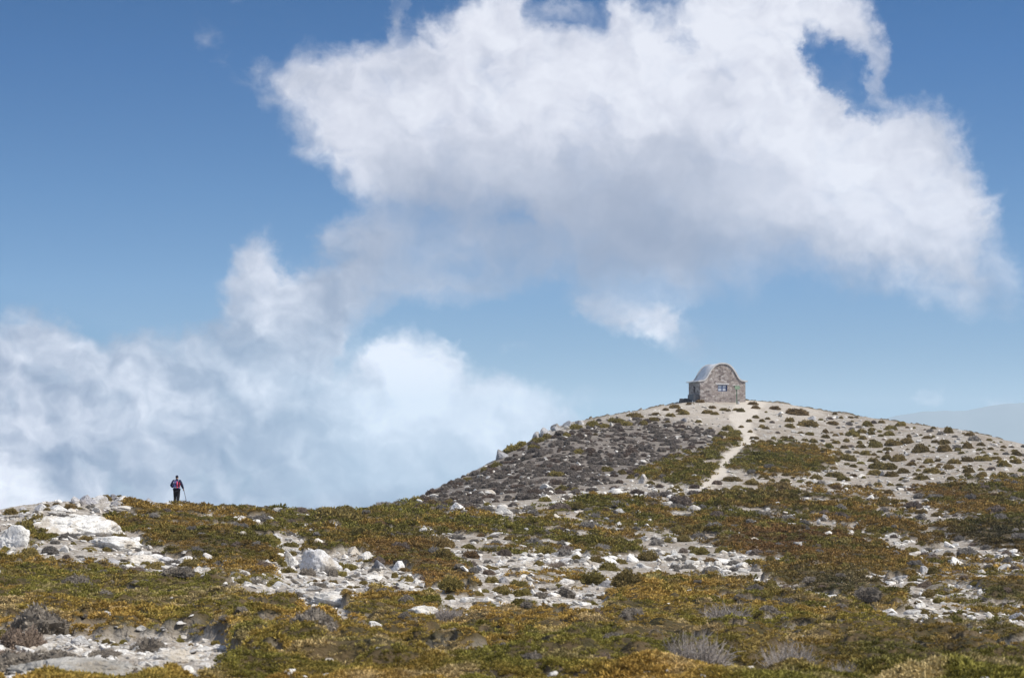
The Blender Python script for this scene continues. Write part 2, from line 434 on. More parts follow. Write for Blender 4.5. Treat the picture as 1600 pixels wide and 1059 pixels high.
SIL = [(-300,803),(-100,797),(0,797),(40,793),(60,788),(110,784),(175,779),(215,781),(245,788),(275,788),(310,793),(400,799),(480,803),(560,800),(600,794),(620,789),(650,779),(700,755),(770,721),(830,687),(880,661),(930,653),(1000,640),(1065,629),(1090,625),(1120,625),(1170,625),(1230,631),(1300,644),(1400,659),(1500,672),(1560,684),(1600,694),(1700,715),(1900,760)]
UC = np.linspace(-300, 1900, 221)
us = sorted(NODES)
node_y = np.stack([pchip(us, [math.log(NODES[u][k][0]) for u in us], UC) for k in range(8)], 1)
node_v = np.stack([pchip(us, [NODES[u][k][1] for u in us], UC) for k in range(8)], 1)
node_v[:, 7] = np.interp(UC, [s[0] for s in SIL], [s[1] for s in SIL])
node_v[:, 6] = np.maximum(node_v[:, 6], node_v[:, 7] + 14)
LY = np.linspace(math.log(4), math.log(2400), 900)
YG = np.exp(LY)
HT = np.zeros((len(UC), len(LY)))           # height over (column, log forward distance)
VG = np.linspace(560, 1300, 741)
YI = np.zeros((len(UC), len(VG)))           # inverse: forward distance of a photo row
for i in range(len(UC)):
    ly, vv = node_y[i], node_v[i]
    v = pchip(ly, vv, LY)
    _, dy, dz = ray(UC[i], v)
    z = dz / dy * YG
    z0 = float(np.interp(math.log(22), LY, z))
    near = YG < 22
    z[near] = -1.7 + (z0 + 1.7) * (YG[near] / 22)
    yc = math.exp(ly[-1]); _, dy, dz = ray(UC[i], vv[-1]); s = float(dz / dy)
    d = np.maximum(YG - yc, 0)
    fall = np.where(d < 40, .0022 * d * d, 3.52 + .176 * (d - 40) + np.minimum(.0011 * (d - 40) ** 2, .34 * (d - 40)))
    zf = s * yc + s * np.minimum(d, 60) - fall
    zf = np.maximum(zf, -150 - 6 * np.sin(YG * .01))
    HT[i] = np.where(YG > yc, zf, z)
    m = (LY >= math.log(22)) & (YG <= yc)
    VV, YY = v[m][::-1], YG[m][::-1]
    YI[i] = np.interp(VG, VV, YY, left=np.nan, right=YY[-1])
    lo = VG > 1057; YI[i][lo] = 22 * (1057 - 690) / (VG[lo] - 690)
    YI[i][VG < vv[-1] - .5] = np.nan
# light smoothing across columns
for _ in range(2):
    HT[1:-1] = (HT[:-2] + 2 * HT[1:-1] + HT[2:]) / 4
CREST_Y = np.exp(node_y[:, 7])

AZL = math.atan(1100 / F)
def H0(x, y):
    x = np.asarray(x, float); y = np.asarray(y, float)
    az = np.arctan2(x, y); r = np.hypot(x, y)
    azc = np.clip(az, -AZL, AZL)
    u = 800 + F * np.tan(azc)
    Y = np.clip(r * np.cos(azc), 4.05, 2390)
    fy = (np.log(Y) - LY[0]) / (LY[1] - LY[0])
    h = bilin(HT, (u + 300) / 10, fy)
    ho = bilin(HT, (800 - (u - 800) + 300) / 10, fy)
    w = sstep(AZL, math.pi, np.abs(az)) * .5
    h = h * (1 - w) + ho * w
    return np.where(r < 4.05, -1.7 + (h + 1.7) * r / 4.05, h)

def ground_px(u, v):
    """world x, y of the ground seen at photo pixel (u, v)"""
    u = np.asarray(u, float); v = np.asarray(v, float)
    fu = (u + 300) / 10; fv = (v - VG[0]) / (VG[1] - VG[0])
    fu = np.clip(fu, 0, len(UC) - 1.001); fv = np.clip(fv, 0, len(VG) - 1.001)
    i, j = fu.astype(int), fv.astype(int)
    a = YI[i, j]; b = YI[np.minimum(i + 1, len(UC) - 1), j]; c = YI[i, j + 1]; d = YI[np.minimum(i + 1, len(UC) - 1), j + 1]
    tu, tv = fu - i, fv - j
    Y = (a * (1 - tu) + b * tu) * (1 - tv) + (c * (1 - tu) + d * tu) * tv
    dx, dy, dz = ray(u, v)
    return dx / dy * Y, Y

# ---- what covers the ground: maps drawn over the photo, 4 px cells, looked up through the terrain
MU0, MU1, MV0, MV1, MS = -200, 1800, 600, 1250, 4
mu = np.arange(MU0, MU1, MS); mv = np.arange(MV0, MV1, MS)
MX, MY = np.meshgrid(mu, mv, indexing='ij')
MATS = [
 ([(165,812),(200,796),(300,794),(340,802),(400,822),(432,842),(430,872),(390,884),(320,884),(262,868),(225,850),(185,832)],6,1.0),
 ([(290,790),(400,796),(480,801),(560,798),(620,788),(660,792),(700,800),(700,835),(640,850),(540,838),(440,828),(400,812),(330,802)],8,.82),
 ([(470,845),(560,838),(650,853),(718,878),(736,935),(700,938),(645,902),(560,872),(478,864)],5,1.0),
 ([(700,802),(780,806),(840,812),(885,824),(860,838),(800,842),(730,838),(690,825)],9,.8),
 ([(765,818),(800,814),(870,818),(930,848),(985,856),(1005,864),(930,870),(870,854),(800,842),(760,835)],6,1),
 ([(898,788),(925,780),(975,780),(1022,792),(1038,805),(1000,812),(950,806),(912,800)],5,1),
 ([(1020,815),(1090,808),(1150,806),(1210,808),(1300,832),(1400,862),(1442,890),(1422,905),(1345,897),(1270,882),(1195,868),(1120,850),(1060,838)],6,1),
 ([(1085,778),(1150,770),(1230,766),(1310,776),(1390,808),(1475,848),(1445,856),(1390,838),(1300,815),(1230,803),(1150,800),(1100,796)],8,.85),
 ([(1180,886),(1240,882),(1330,902),(1410,932),(1416,952),(1345,947),(1280,922),(1205,908)],5,1),
 ([(-220,878),(0,880),(70,892),(180,900),(280,912),(350,926),(410,945),(460,965),(520,985),(575,1003),(640,1000),(690,975),(760,968),(860,970),(958,966),(950,930),(1000,908),(1090,905),(1170,915),(1260,938),(1340,958),(1420,985),(1480,1012),(1540,1035),(1640,1062),(1800,1100),(1800,1160),(250,1160),(260,1075),(400,1048),(345,1000),(130,996),(40,988),(-220,975)],7,1),
 ([(400,1050),(1800,1048),(1800,1330),(-220,1330),(-220,1090),(250,1085)],6,1),
 ([(1000,738),(1080,706),(1150,690),(1168,694),(1140,710),(1118,735),(1108,757),(1060,758),(1010,754)],5,.95),
 ([(1132,728),(1170,702),(1235,694),(1308,708),(1303,730),(1250,744),(1180,742)],5,1),
 ([(1432,768),(1500,754),(1600,748),(1800,745),(1800,830),(1620,832),(1560,818),(1490,802),(1448,786)],6,1),
 ([(1465,822),(1535,816),(1620,830),(1800,838),(1800,880),(1620,872),(1560,857),(1498,842)],5,1),
 ([(1525,922),(1600,914),(1800,920),(1800,960),(1620,955),(1560,942)],6,.9),
 ([(1430,985),(1500,975),(1600,985),(1800,990),(1800,1020),(1620,1020),(1530,1010),(1470,1005)],9,.7),
 ([(535,946),(600,940),(660,945),(692,960),(640,990),(560,985)],6,.9),
 ([(30,822),(75,815),(90,832),(70,850),(35,856)],7,.7),
 ([(430,950),(520,975),(560,1000),(470,1000)],8,.8),
 ([(1320,745),(1380,755),(1450,800),(1500,850),(1440,830),(1350,790)],14,.45),
 ([(700,795),(900,770),(1100,762),(1110,800),(1040,860),(960,870),(800,885),(740,870),(700,830)],16,.385),
 ([(760,900),(900,880),(960,900),(1000,900),(940,925),(800,930)],12,.40),
 ([(1400,860),(1500,850),(1800,880),(1800,1000),(1560,990),(1440,950)],16,.38),
 ([(1130,760),(1330,745),(1450,800),(1300,800),(1150,785)],14,.42),
 ([(300,880),(420,880),(440,920),(360,915)],8,.5),
]
mat_m = np.zeros(MX.shape)
for pl, w, k in MATS: mat_m = np.maximum(mat_m, k * soft_poly(MX, MY, pl, w * 2.4))
GREY = [(600,792),(640,778),(700,748),(770,716),(830,690),(890,672),(960,656),(1030,655),(1085,668),(1120,680),(1118,692),(1070,706),(1000,738),(965,756),(880,768),(800,775),(740,792),(660,800)]
grey_m = soft_poly(MX, MY, GREY, 16)
PATHL = [(1180,622,26),(1165,640,24),(1158,652,20),(1162,668,13),(1172,680,10),(1166,692,9),(1150,702,8),(1136,716,9),(1130,728,9),(1126,742,9),(1110,755,8),(1085,765,7)]
path_m = np.zeros(MX.shape)
for (a, b) in zip(PATHL[:-1], PATHL[1:]):
    for t in np.linspace(0, 1, 7):
        cx, cy, w = [a[i] * (1 - t) + b[i] * t for i in range(3)]
        path_m = np.maximum(path_m, sstep(1.25, .7, np.hypot((MX - cx) / w, (MY - cy) / max(4, w * .5))))
top_m = soft_poly(MX, MY, [(1000,640),(1065,618),(1240,618),(1290,640),(1270,660),(1180,665),(1100,660),(1040,655)], 12)
ROCKY = [([(395,815),(450,820),(500,850),(640,870),(700,900),(735,945),(860,930),(960,965),(850,972),(700,975),(560,945),(470,955),(300,912),(270,890),(330,880),(430,870)],1.0),
 ([(0,855),(200,862),(300,890),(290,905),(150,900),(0,885)],.55),
 ([(60,795),(150,798),(250,860),(210,875),(90,840)],.6),
 ([(800,855),(960,860),(960,960),(860,960),(760,900)],.8),
 ([(850,775),(1040,745),(1100,760),(1060,830),(930,830)],.6),
 ([(1040,860),(1200,870),(1200,905),(1040,900)],.8),
 ([(1200,900),(1330,930),(1420,985),(1250,950)],.8),
 ([(1380,850),(1600,880),(1700,1050),(1560,1050),(1420,960)],.6),
 ([(0,770),(230,770),(300,800),(180,800),(0,815)],.8),
 ([(-200,1000),(330,1000),(400,1100),(-200,1100)],.95),
 ([(830,650),(1000,635),(1060,650),(900,680),(840,700)],.5)]
rock_m = np.zeros(MX.shape)
for pl, k in ROCKY: rock_m = np.maximum(rock_m, k * soft_poly(MX, MY, pl, 16))

def look(m, u, v): return bilin(m, (u - MU0) / MS, (v - MV0) / MS)

def covers(x, y, z0):
    """mat, grey, path, summit sand, rockiness at ground points"""
    u, v = proj(x, y, np.asarray(z0))
    inside = (y > 5) & (np.abs(x) < .33 * np.maximum(y, 1)) & (v < 1400)
    yc = np.interp(np.clip(u, -300, 1900), UC, CREST_Y)
    front = y < yc + 6
    ju = u + 14 * fbm(x * .6, y * .35, None, 4, 31) + 8 * fbm(x * 2.6, y * 1.6, None, 2, 33)
    jv = v + 7 * fbm(x * .5, y * .35, None, 4, 37) + 3.5 * fbm(x * 2.2, y * 1.6, None, 2, 39)
    far = fbm(x * .06, y * .06, None, 3, 77)
    ok = inside & front
    mat = np.where(ok, look(mat_m, ju, jv), sstep(-.05, .15, far))
    grey = np.where(ok, look(grey_m, ju, jv), 0)
    path = np.where(ok, look(path_m, u + .3 * (ju - u), v + .3 * (jv - v)), 0)
    top = np.where(ok, look(top_m, ju, jv), 0)
    rock = np.where(ok, look(rock_m, ju, jv), .3)
    holes = fbm(x * 1.1, y * .8, None, 4, 91)
    holes2 = fbm(x * .45, y * .3, None, 3, 92)
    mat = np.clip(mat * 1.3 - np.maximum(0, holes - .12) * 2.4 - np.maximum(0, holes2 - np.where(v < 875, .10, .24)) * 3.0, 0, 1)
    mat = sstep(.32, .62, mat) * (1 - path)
    return mat, grey, path, top, rock

def relief(x, y, r):
    fade = np.clip(r / 14, 0, 1)
    big = .16 * fbm(x * .11, y * .11, None, 3, 3) * np.clip(r / 60, .3, 1)
    mid = .13 * fbm(x * .45, y * .45, None, 3, 5)
    return fade * (big + mid)

def H(x, y, full=True):
    x = np.asarray(x, float); y = np.asarray(y, float)
    z0 = H0(x, y); r = np.hypot(x, y)
    mat, grey, path, top, rock = covers(x, y, z0)
    sm = 1 - .8 * np.maximum(path, top * .6)
    z = z0 + relief(x, y, r) * sm
    nf = sstep(13, 26, r)
    z = z + mat * nf * (.20 + .22 * fbm(x * .5, y * .5, None, 3, 8) + .22 * fbm(x * 1.5, y * 1.3, None, 2, 9) + .07 * fbm(x * 3.6, y * 3.0, None, 2, 10))
    z = z + (1 - mat) * (.035 + .07 * rock) * fbm(x * 2.4, y * 2.4, None, 3, 15) * sm
    z = z + grey * .10 * fbm(x * 1.2, y * 1.2, None, 2, 19)
    return (z, mat, grey, path, top, rock) if full else z

def Hz(x, y): return float(H(np.array([x]), np.array([y]), False)[0])
def on_ground(u, v):
    x, y = ground_px(np.array([u]), np.array([v]))
    x, y = float(x[0]), float(y[0])
    if math.isnan(y):
        yc = float(np.interp(u, UC, CREST_Y)) - 1.5
        dx, dy, dz = ray(u, v); x, y = float(dx / dy * yc), yc
    return x, y, Hz(x, y)

def build_ground():
    fine = R(15.6)
    az = np.concatenate([np.linspace(-math.pi, -fine, 70)[:-1], np.linspace(-fine, fine, 680), np.linspace(fine, math.pi, 70)[1:-1]])
    rr = np.concatenate([[.6, 1.5, 3, 5, 7.5, 10, 13], np.exp(np.linspace(math.log(15), math.log(330), 980)), np.exp(np.linspace(math.log(332), math.log(700), 40))])
    A, Rr = np.meshgrid(az, rr, indexing='ij')
    x, y = Rr * np.sin(A), Rr * np.cos(A)
    z, mat, grey, path, top, rock = H(x, y)
    na, nr = len(az), len(rr)
    co = np.stack([x, y, z], -1).reshape(-1, 3)
    idx = np.arange(na * nr).reshape(na, nr)
    nx = np.roll(idx, -1, axis=0)
    q = np.stack([idx[:, :-1], idx[:, 1:], nx[:, 1:], nx[:, :-1]], -1).reshape(-1, 4)
    # centre cap
    co = np.vstack([co, [[0, 0, -1.7]]])
    me = np_mesh('ground', co, q[:, ::-1], True)
    a = me.attributes.new('cover', 'FLOAT_COLOR', 'POINT')
    c = np.zeros((len(co), 4), np.float32)
    c[:-1, 0] = mat.ravel(); c[:-1, 1] = grey.ravel(); c[:-1, 2] = np.maximum(path, .42 * top).ravel(); c[:-1, 3] = rock.ravel()
    a.data.foreach_set('color', c.ravel())
    o = link_mesh('ground', me, mat_ground())
    tag(o, 'pale stony mountain ridge of limestone gravel and earth', 'ground', kind='structure')
    return o

def mat_ground():
    m, nt = new_mat('limestone_gravel')
    at = nt.n('ShaderNodeAttribute', attribute_name='cover')
    mt, gr, pa = nt.xyz(at.outputs['Vector'])[:3]; rk = at.outputs['Alpha']
    p = nt.n('ShaderNodeTexCoord').outputs['Object']
    warp = nt.vm('ADD', p, nt.vm('SCALE', nt.noise(p, 3, 3, .6, color=True), scale=.25))
    v1 = nt.voro(warp, 5.5); v2 = nt.voro(warp, 15); v3 = nt.voro(warp, 2.1)
    c1 = nt.xyz(v1.outputs['Color'])[0]; c2 = nt.xyz(v2.outputs['Color'])[0]; c3 = nt.xyz(v3.outputs['Color'])[0]
    big = nt.noise(p, .35, 5, .6); med = nt.noise(p, 1.7, 5, .65)
    tone = nt.math('ADD', nt.math('MULTIPLY', c1, .45), nt.math('MULTIPLY', c2, .35))
    tone = nt.math('ADD', tone, nt.math('MULTIPLY', c3, .2))
    stone = nt.ramp(tone, [(0, (.14, .12, .10)), (.3, (.27, .238, .20)), (.6, (.42, .383, .335)), (.85, (.58, .545, .495)), (1, (.74, .715, .67))])
    earth = nt.mix(nt.mr(med, .35, .65), (.33, .275, .215, 1), (.23, .185, .14, 1))
    sand = nt.mix(nt.mr(med, .3, .7), (.54, .48, .40, 1), (.66, .60, .52, 1))
    em = nt.math('MULTIPLY', nt.mr(nt.math('ADD', big, nt.math('MULTIPLY', med, .5)), .62, .88), nt.math('SUBTRACT', 1.0, nt.math('MULTIPLY', rk, .7)))
    stone = nt.vm('SCALE', stone, scale=nt.mr(rk, .2, 1.0, .96, 1.10))
    col = nt.mix(nt.math('MULTIPLY', em, .75), stone, earth)
    col = nt.mix(nt.math('MULTIPLY', pa, .8), col, sand)
    # earth between the grey cushions
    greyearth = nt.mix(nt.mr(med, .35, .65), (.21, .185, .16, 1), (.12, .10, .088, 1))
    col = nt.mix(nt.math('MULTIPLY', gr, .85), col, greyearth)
    # litter, small herbs
    herb = nt.mr(nt.noise(warp, 2.6, 5, .75), .55, .66)
    herb = nt.math('MULTIPLY', herb, nt.math('MULTIPLY', nt.math('SUBTRACT', 1.0, pa), .6))
    col = nt.mix(herb, col, nt.mix(nt.mr(big, .4, .6), (.10, .085, .03, 1), (.12, .10, .085, 1)))
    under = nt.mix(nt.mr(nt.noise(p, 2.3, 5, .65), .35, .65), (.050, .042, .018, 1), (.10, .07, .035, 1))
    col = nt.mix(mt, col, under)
    h = nt.math('ADD', nt.math('MULTIPLY', nt.math('SUBTRACT', 1.0, v1.outputs['Distance']), .6), nt.math('MULTIPLY', nt.math('SUBTRACT', 1.0, v2.outputs['Distance']), .25))
    h = nt.math('ADD', h, nt.math('MULTIPLY', med, .5))
    nrm = nt.bump(h, .85, .11)
    finish(nt, col, .95, nrm, spec=.15)
    return m

# ------------------------------------------------------------------ materials of the plants and stones
def attr_col(nt, name='col', typ='INSTANCER'):
    return nt.n('ShaderNodeAttribute', attribute_name=name, attribute_type=typ).outputs['Color']

def mat_foliage(name, typ, lo=.55, hi=1.45, trans=.12, tipc=None):
    m, nt = new_mat(name)
    base = attr_col(nt) if typ == 'inst' else nt.n('ShaderNodeObjectInfo').outputs['Color']
    leaf = nt.n('ShaderNodeAttribute', attribute_name='leaf', attribute_type='GEOMETRY').outputs['Fac']
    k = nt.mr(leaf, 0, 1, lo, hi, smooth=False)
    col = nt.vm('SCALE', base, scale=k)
    if tipc:
        col = nt.mix(nt.mr(leaf, .72, 1.0, 0, .5), col, (*tipc, 1))
    finish(nt, col, .8, None, spec=.2, trans=trans)
    return m

def mat_rock(name, typ='obj'):
    m, nt = new_mat(name)
    tc = nt.n('ShaderNodeTexCoord').outputs['Object']
    info = nt.n('ShaderNodeObjectInfo')
    tint = info.outputs['Color'] if typ == 'obj' else attr_col(nt)
    loc = nt.n('ShaderNodeNewGeometry').outputs['Position']
    p = nt.vm('ADD', nt.vm('SCALE', loc, scale=1.0), nt.vm('SCALE', tc, scale=.001))
    n1 = nt.noise(p, 2.4, 7, .68); n2 = nt.noise(p, 9, 6, .7); n3 = nt.noise(p, .9, 3, .5)
    pit = nt.voro(nt.vm('ADD', p, nt.vm('SCALE', nt.noise(p, 5, 2, .5, color=True), scale=.3)), 6.5)
    f = nt.math('ADD', nt.math('MULTIPLY', n1, .6), nt.math('MULTIPLY', n2, .4))
    base = nt.ramp(f, [(.30, (.22, .21, .205)), (.42, (.46, .45, .43)), (.52, (.66, .645, .62)), (.75, (.76, .75, .725))])
    lich = nt.mr(nt.math('ADD', n3, nt.math('MULTIPLY', n2, .5)), .78, .90)
    base = nt.mix(nt.math('MULTIPLY', lich, .55), base, (.30, .235, .15, 1))
    base = nt.mix(nt.mr(pit.outputs['Distance'], .02, .22, .55, 0), base, (.15, .145, .14, 1))
    col = nt.mix(1.0, base, tint, 'MULTIPLY')
    h = nt.math('ADD', nt.math('MULTIPLY', n1, 1.0), nt.math('MULTIPLY', nt.mr(pit.outputs['Distance'], 0, .35), .35))
    h = nt.math('ADD', h, nt.math('MULTIPLY', n2, .35))
    finish(nt, col, .9, nt.bump(h, .9, .10), spec=.2)
    return m

# ------------------------------------------------------------------ prototype meshes
def ico(sub):
    bm = bmesh.new(); bmesh.ops.create_icosphere(bm, subdivisions=sub, radius=1)
    v = np.array([x.co[:] for x in bm.verts]); f = np.array([[a.index for a in q.verts] for q in bm.faces]); bm.free()
    return v, f

def rock_mesh(name, seed, sub=4, flat=.7, rough=.09, planes=13, mat=None, smooth=True):
    rg = np.random.default_rng(seed)
    v, f = ico(sub)
    n = rg.normal(size=(planes, 3)); n /= np.linalg.norm(n, axis=1)[:, None]
    h = rg.uniform(.50, 1.0, planes)
    dots = v @ n.T
    rad = np.where(dots > .05, h / np.maximum(dots, .05), 9)
    k = 34.0
    rr = -np.log(np.exp(-k * np.minimum(rad, 3)).sum(1) + math.exp(-k * 1.25)) / k
    p = v * rr[:, None]
    s = seed * 3.7
    d = fbm(p[:, 0] * 1.6 + s, p[:, 1] * 1.6, p[:, 2] * 1.6, 3, seed) * rough * 1.3
    rd = 1 - np.abs(fbm(p[:, 0] * 3.5, p[:, 1] * 3.5 + s, p[:, 2] * 3.5, 3, seed + 50)) * 2
    d = d - np.clip(rd - .55, 0, 1) * rough * 1.6 + fbm(p[:, 0] * 9, p[:, 1] * 9, p[:, 2] * 9 + s, 2, seed + 9) * rough * .35
    p = p + v * d[:, None]
    p[:, 2] *= flat
    p[:, 2] = np.maximum(p[:, 2], -.30) + .12
    p[:, 0] /= np.abs(p[:, 0]).max(); p[:, 1] /= np.abs(p[:, 1]).max(); p[:, 2] /= p[:, 2].max()
    me = np_mesh(name, p, f, smooth)
    if mat: me.materials.append(mat)
    return me

def leaf_attr(me, vals):
    a = me.attributes.new('leaf', 'FLOAT', 'POINT'); a.data.foreach_set('value', np.asarray(vals, np.float32))

def leaves(base, dirs, ln, wd, rg, kink=.25):
    """diamond leaves: base points, unit directions, lengths, widths -> verts (n*4), quads"""
    n = len(base)
    t = rg.normal(size=(n, 3)); s = np.cross(dirs, t); s /= np.linalg.norm(s, axis=1)[:, None] + 1e-9
    mid = base + dirs * (ln * .5)[:, None]
    tip = base + dirs * ln[:, None] + np.stack([np.zeros(n), np.zeros(n), -kink * ln * rg.uniform(0, 1, n)], 1)
    v = np.stack([base, mid + s * wd[:, None], tip, mid - s * wd[:, None]], 1).reshape(-1, 3)
    q = np.arange(n * 4).reshape(n, 4)
    return v, q

def tuft_mesh(name, seed, n=34, mat=None, spiky=.5, height=.75):
    """a sprig of heather-like twigs, about 1 unit across"""
    rg = np.random.default_rng(seed)
    a = rg.uniform(0, 2 * math.pi, n); r = np.sqrt(rg.uniform(0, 1, n)) * .42
    base = np.stack([r * np.cos(a), r * np.sin(a), rg.uniform(-.25, .25, n) * (1 - r)], 1)
    d = np.stack([np.cos(a) * (r * 2.0), np.sin(a) * (r * 2.0), rg.uniform(.5, 1.2, n)], 1) + rg.normal(size=(n, 3)) * spiky * .5
    d /= np.linalg.norm(d, axis=1)[:, None]
    ln = rg.uniform(.30, .75, n) * height; wd = ln * rg.uniform(.12, .24, n)
    v, q = leaves(base, d, ln, wd, rg)
    me = np_mesh(name, v, q, False)
    sh = rg.uniform(0, 1, n)
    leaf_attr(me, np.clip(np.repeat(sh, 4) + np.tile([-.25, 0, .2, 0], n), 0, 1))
    if mat: me.materials.append(mat)
    return me

def cushion_mesh(name, seed, nl=1500, mat=None, lump=.16, leafl=.10, flat=.62, sub=4):
    """a dense cushion shrub, radius 1, base on z = 0"""
    rg = np.random.default_rng(seed)
    v, f = ico(sub)
    def surf(d):
        s = seed * 5.1
        k = 1 + lump * (fbm(d[:, 0] * 2.0 + s, d[:, 1] * 2.0, d[:, 2] * 2.0, 3, seed) * 1.6 + .5 * fbm(d[:, 0] * 6 + s, d[:, 1] * 6, d[:, 2] * 6, 2, seed + 3))
        az = np.arctan2(d[:, 1], d[:, 0])
        k = k * (1 + .14 * np.cos(az * 2 + s) + .08 * np.cos(az * 3 + 2 * s))
        p = d * k[:, None]; p[:, 2] *= flat
        return p
    p = surf(v) * .93
    p[:, 2] = np.maximum(p[:, 2], -.12)
    d = rg.normal(size=(nl, 3)); d[:, 2] = np.abs(d[:, 2]) * 1.0 - .1; d /= np.linalg.norm(d, axis=1)[:, None]
    b = surf(d) * rg.uniform(.88, .97, nl)[:, None]
    nd = d + rg.normal(size=(nl, 3)) * .55 + np.array([0, 0, .25]); nd /= np.linalg.norm(nd, axis=1)[:, None]
    ln = leafl * rg.uniform(.6, 1.5, nl); wd = ln * rg.uniform(.16, .34, nl)
    lv, lq = leaves(b, nd, ln, wd, rg)
    allv = np.vstack([p, lv])
    # the core as quads with a repeated corner is not allowed: build it as triangles, leaves as two triangles
    tri = np.vstack([f, np.stack([lq[:, 0], lq[:, 1], lq[:, 2]], 1) + len(p), np.stack([lq[:, 0], lq[:, 2], lq[:, 3]], 1) + len(p)])
    me = np_mesh(name, allv, tri, False)
    clump = .5 + .5 * np.clip(fbm(b[:, 0] * 4, b[:, 1] * 4, b[:, 2] * 4, 2, seed + 6) * 2, -1, 1)
    lf = np.clip(.55 * rg.uniform(0, 1, nl) + .45 * clump, 0, 1)
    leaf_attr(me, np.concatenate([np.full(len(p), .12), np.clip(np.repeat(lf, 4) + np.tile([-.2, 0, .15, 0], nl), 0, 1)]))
    if mat: me.materials.append(mat)
    return me

def twig_mesh(name, seed, n=220, mat=None, h=.75):
    """leafless grey thorn bush: forking wiry twigs, radius about 1"""
    rg = np.random.default_rng(seed)
    V, Fc = [], []
    def seg(p, q, r0, r1):
        d = q - p; l = np.linalg.norm(d) + 1e-9; d /= l
        a = np.cross(d, [.3, .5, .81]); a /= np.linalg.norm(a) + 1e-9; b = np.cross(d, a)
        o = len(V)
        for (c, r) in ((p, r0), (q, r1)):
            for k in range(3):
                t = 2.0944 * k; V.append(c + (a * math.cos(t) + b * math.sin(t)) * r)
        for k in range(3): Fc.append((o + k, o + (k + 1) % 3, o + 3 + (k + 1) % 3, o + 3 + k))
    for i in range(n):
        az = rg.uniform(0, 2 * math.pi); rr = math.sqrt(rg.uniform()) * .55
        p = np.array([rr * math.cos(az), rr * math.sin(az), 0.]); 
        lean = rr * 1.5 + rg.uniform(-.2, .3)
        d = np.array([math.cos(az) * lean, math.sin(az) * lean, 1.0]); d /= np.linalg.norm(d)
        L = h * rg.uniform(.5, 1.15); r = .021
        for s in range(3):
            d2 = d + rg.normal(size=3) * .28; d2 /= np.linalg.norm(d2)
            q = p + d2 * L / 3
            seg(p, q, r, r * .7)
            for _ in range(2):
                d3 = d2 + rg.normal(size=3) * .75; d3[2] += .1; d3 /= np.linalg.norm(d3)
                seg(q, q + d3 * L * rg.uniform(.15, .34), r * .6, r * .25)
            p, d, r = q, d2, r * .7
    me = np_mesh(name, np.array(V), np.array(Fc), False)
    leaf_attr(me, rg.uniform(0, 1, len(V)))
    if mat: me.materials.append(mat)
    return me

# ------------------------------------------------------------------ scattering as ONE object (stuff)
def scatter(name, pos, rot, scl, pid, col, protos, label, cat):
    n = len(pos)
    me = bpy.data.meshes.new(name); me.vertices.add(n)
    me.vertices.foreach_set('co', np.asarray(pos, np.float32).ravel())
    for an, ty, key, arr in (('rotv', 'FLOAT_VECTOR', 'vector', rot), ('sclv', 'FLOAT_VECTOR', 'vector', scl),
                             ('pid', 'INT', 'value', pid)):
        a = me.attributes.new(an, ty, 'POINT'); a.data.foreach_set(key, np.asarray(arr, np.int32 if ty == 'INT' else np.float32).ravel())
    a = me.attributes.new('col', 'FLOAT_COLOR', 'POINT')
    c = np.ones((n, 4), np.float32); c[:, :3] = col; a.data.foreach_set('color', c.ravel())
    o = bpy.data.objects.new(name, me); COL.objects.link(o)
    ng = bpy.data.node_groups.new(name, 'GeometryNodeTree')
    ng.interface.new_socket('Geometry', in_out='INPUT', socket_type='NodeSocketGeometry')
    ng.interface.new_socket('Geometry', in_out='OUTPUT', socket_type='NodeSocketGeometry')
    N, L = ng.nodes, ng.links
    gi = N.new('NodeGroupInput'); go = N.new('NodeGroupOutput')
    iop = N.new('GeometryNodeInstanceOnPoints')
    jg = N.new('GeometryNodeJoinGeometry')
    for pm in protos:
        po = bpy.data.objects.new(pm.name, pm)          # source shape only, not linked to the scene
        oi = N.new('GeometryNodeObjectInfo'); oi.inputs['Object'].default_value = po
        oi.inputs['As Instance'].default_value = True
        L.new(oi.outputs['Geometry'], jg.inputs[0])
    def na(nm, ty):
        a = N.new('GeometryNodeInputNamedAttribute'); a.data_type = ty; a.inputs[0].default_value = nm
        return [s for s in a.outputs if s.enabled][0]
    L.new(gi.outputs[0], iop.inputs['Points']); L.new(jg.outputs[0], iop.inputs['Instance'])
    iop.inputs['Pick Instance'].default_value = True
    L.new(na('pid', 'INT'), iop.inputs['Instance Index'])
    L.new(na('rotv', 'FLOAT_VECTOR'), iop.inputs['Rotation']); L.new(na('sclv', 'FLOAT_VECTOR'), iop.inputs['Scale'])
    L.new(iop.outputs[0], go.inputs[0])
    md = o.modifiers.new('scatter', 'NODES'); md.node_group = ng
    tag(o, label, cat, kind='stuff')
    return o

build_ground()

M_TUFT = mat_foliage('heather_leaves', 'inst', .48, 1.70, .15)  # leaf contrast widened to put deeper shadows into the leaf colour
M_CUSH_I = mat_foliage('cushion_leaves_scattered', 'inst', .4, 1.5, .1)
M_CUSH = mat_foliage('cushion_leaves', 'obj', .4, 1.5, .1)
M_TWIG = mat_foliage('dry_twigs', 'obj', .6, 1.3, 0)
M_ROCK = mat_rock('limestone'); M_ROCK_I = mat_rock('limestone_scattered', 'inst')

def rand_px(n, u0=-160, u1=1760, v0=615, v1=1125, power=1.0):
    u = RNG.uniform(u0, u1, n); v = v0 + (v1 - v0) * RNG.uniform(0, 1, n) ** power
    x, y = ground_px(u, v)
    ok = ~np.isnan(y)
    return u[ok], v[ok], x[ok], y[ok]

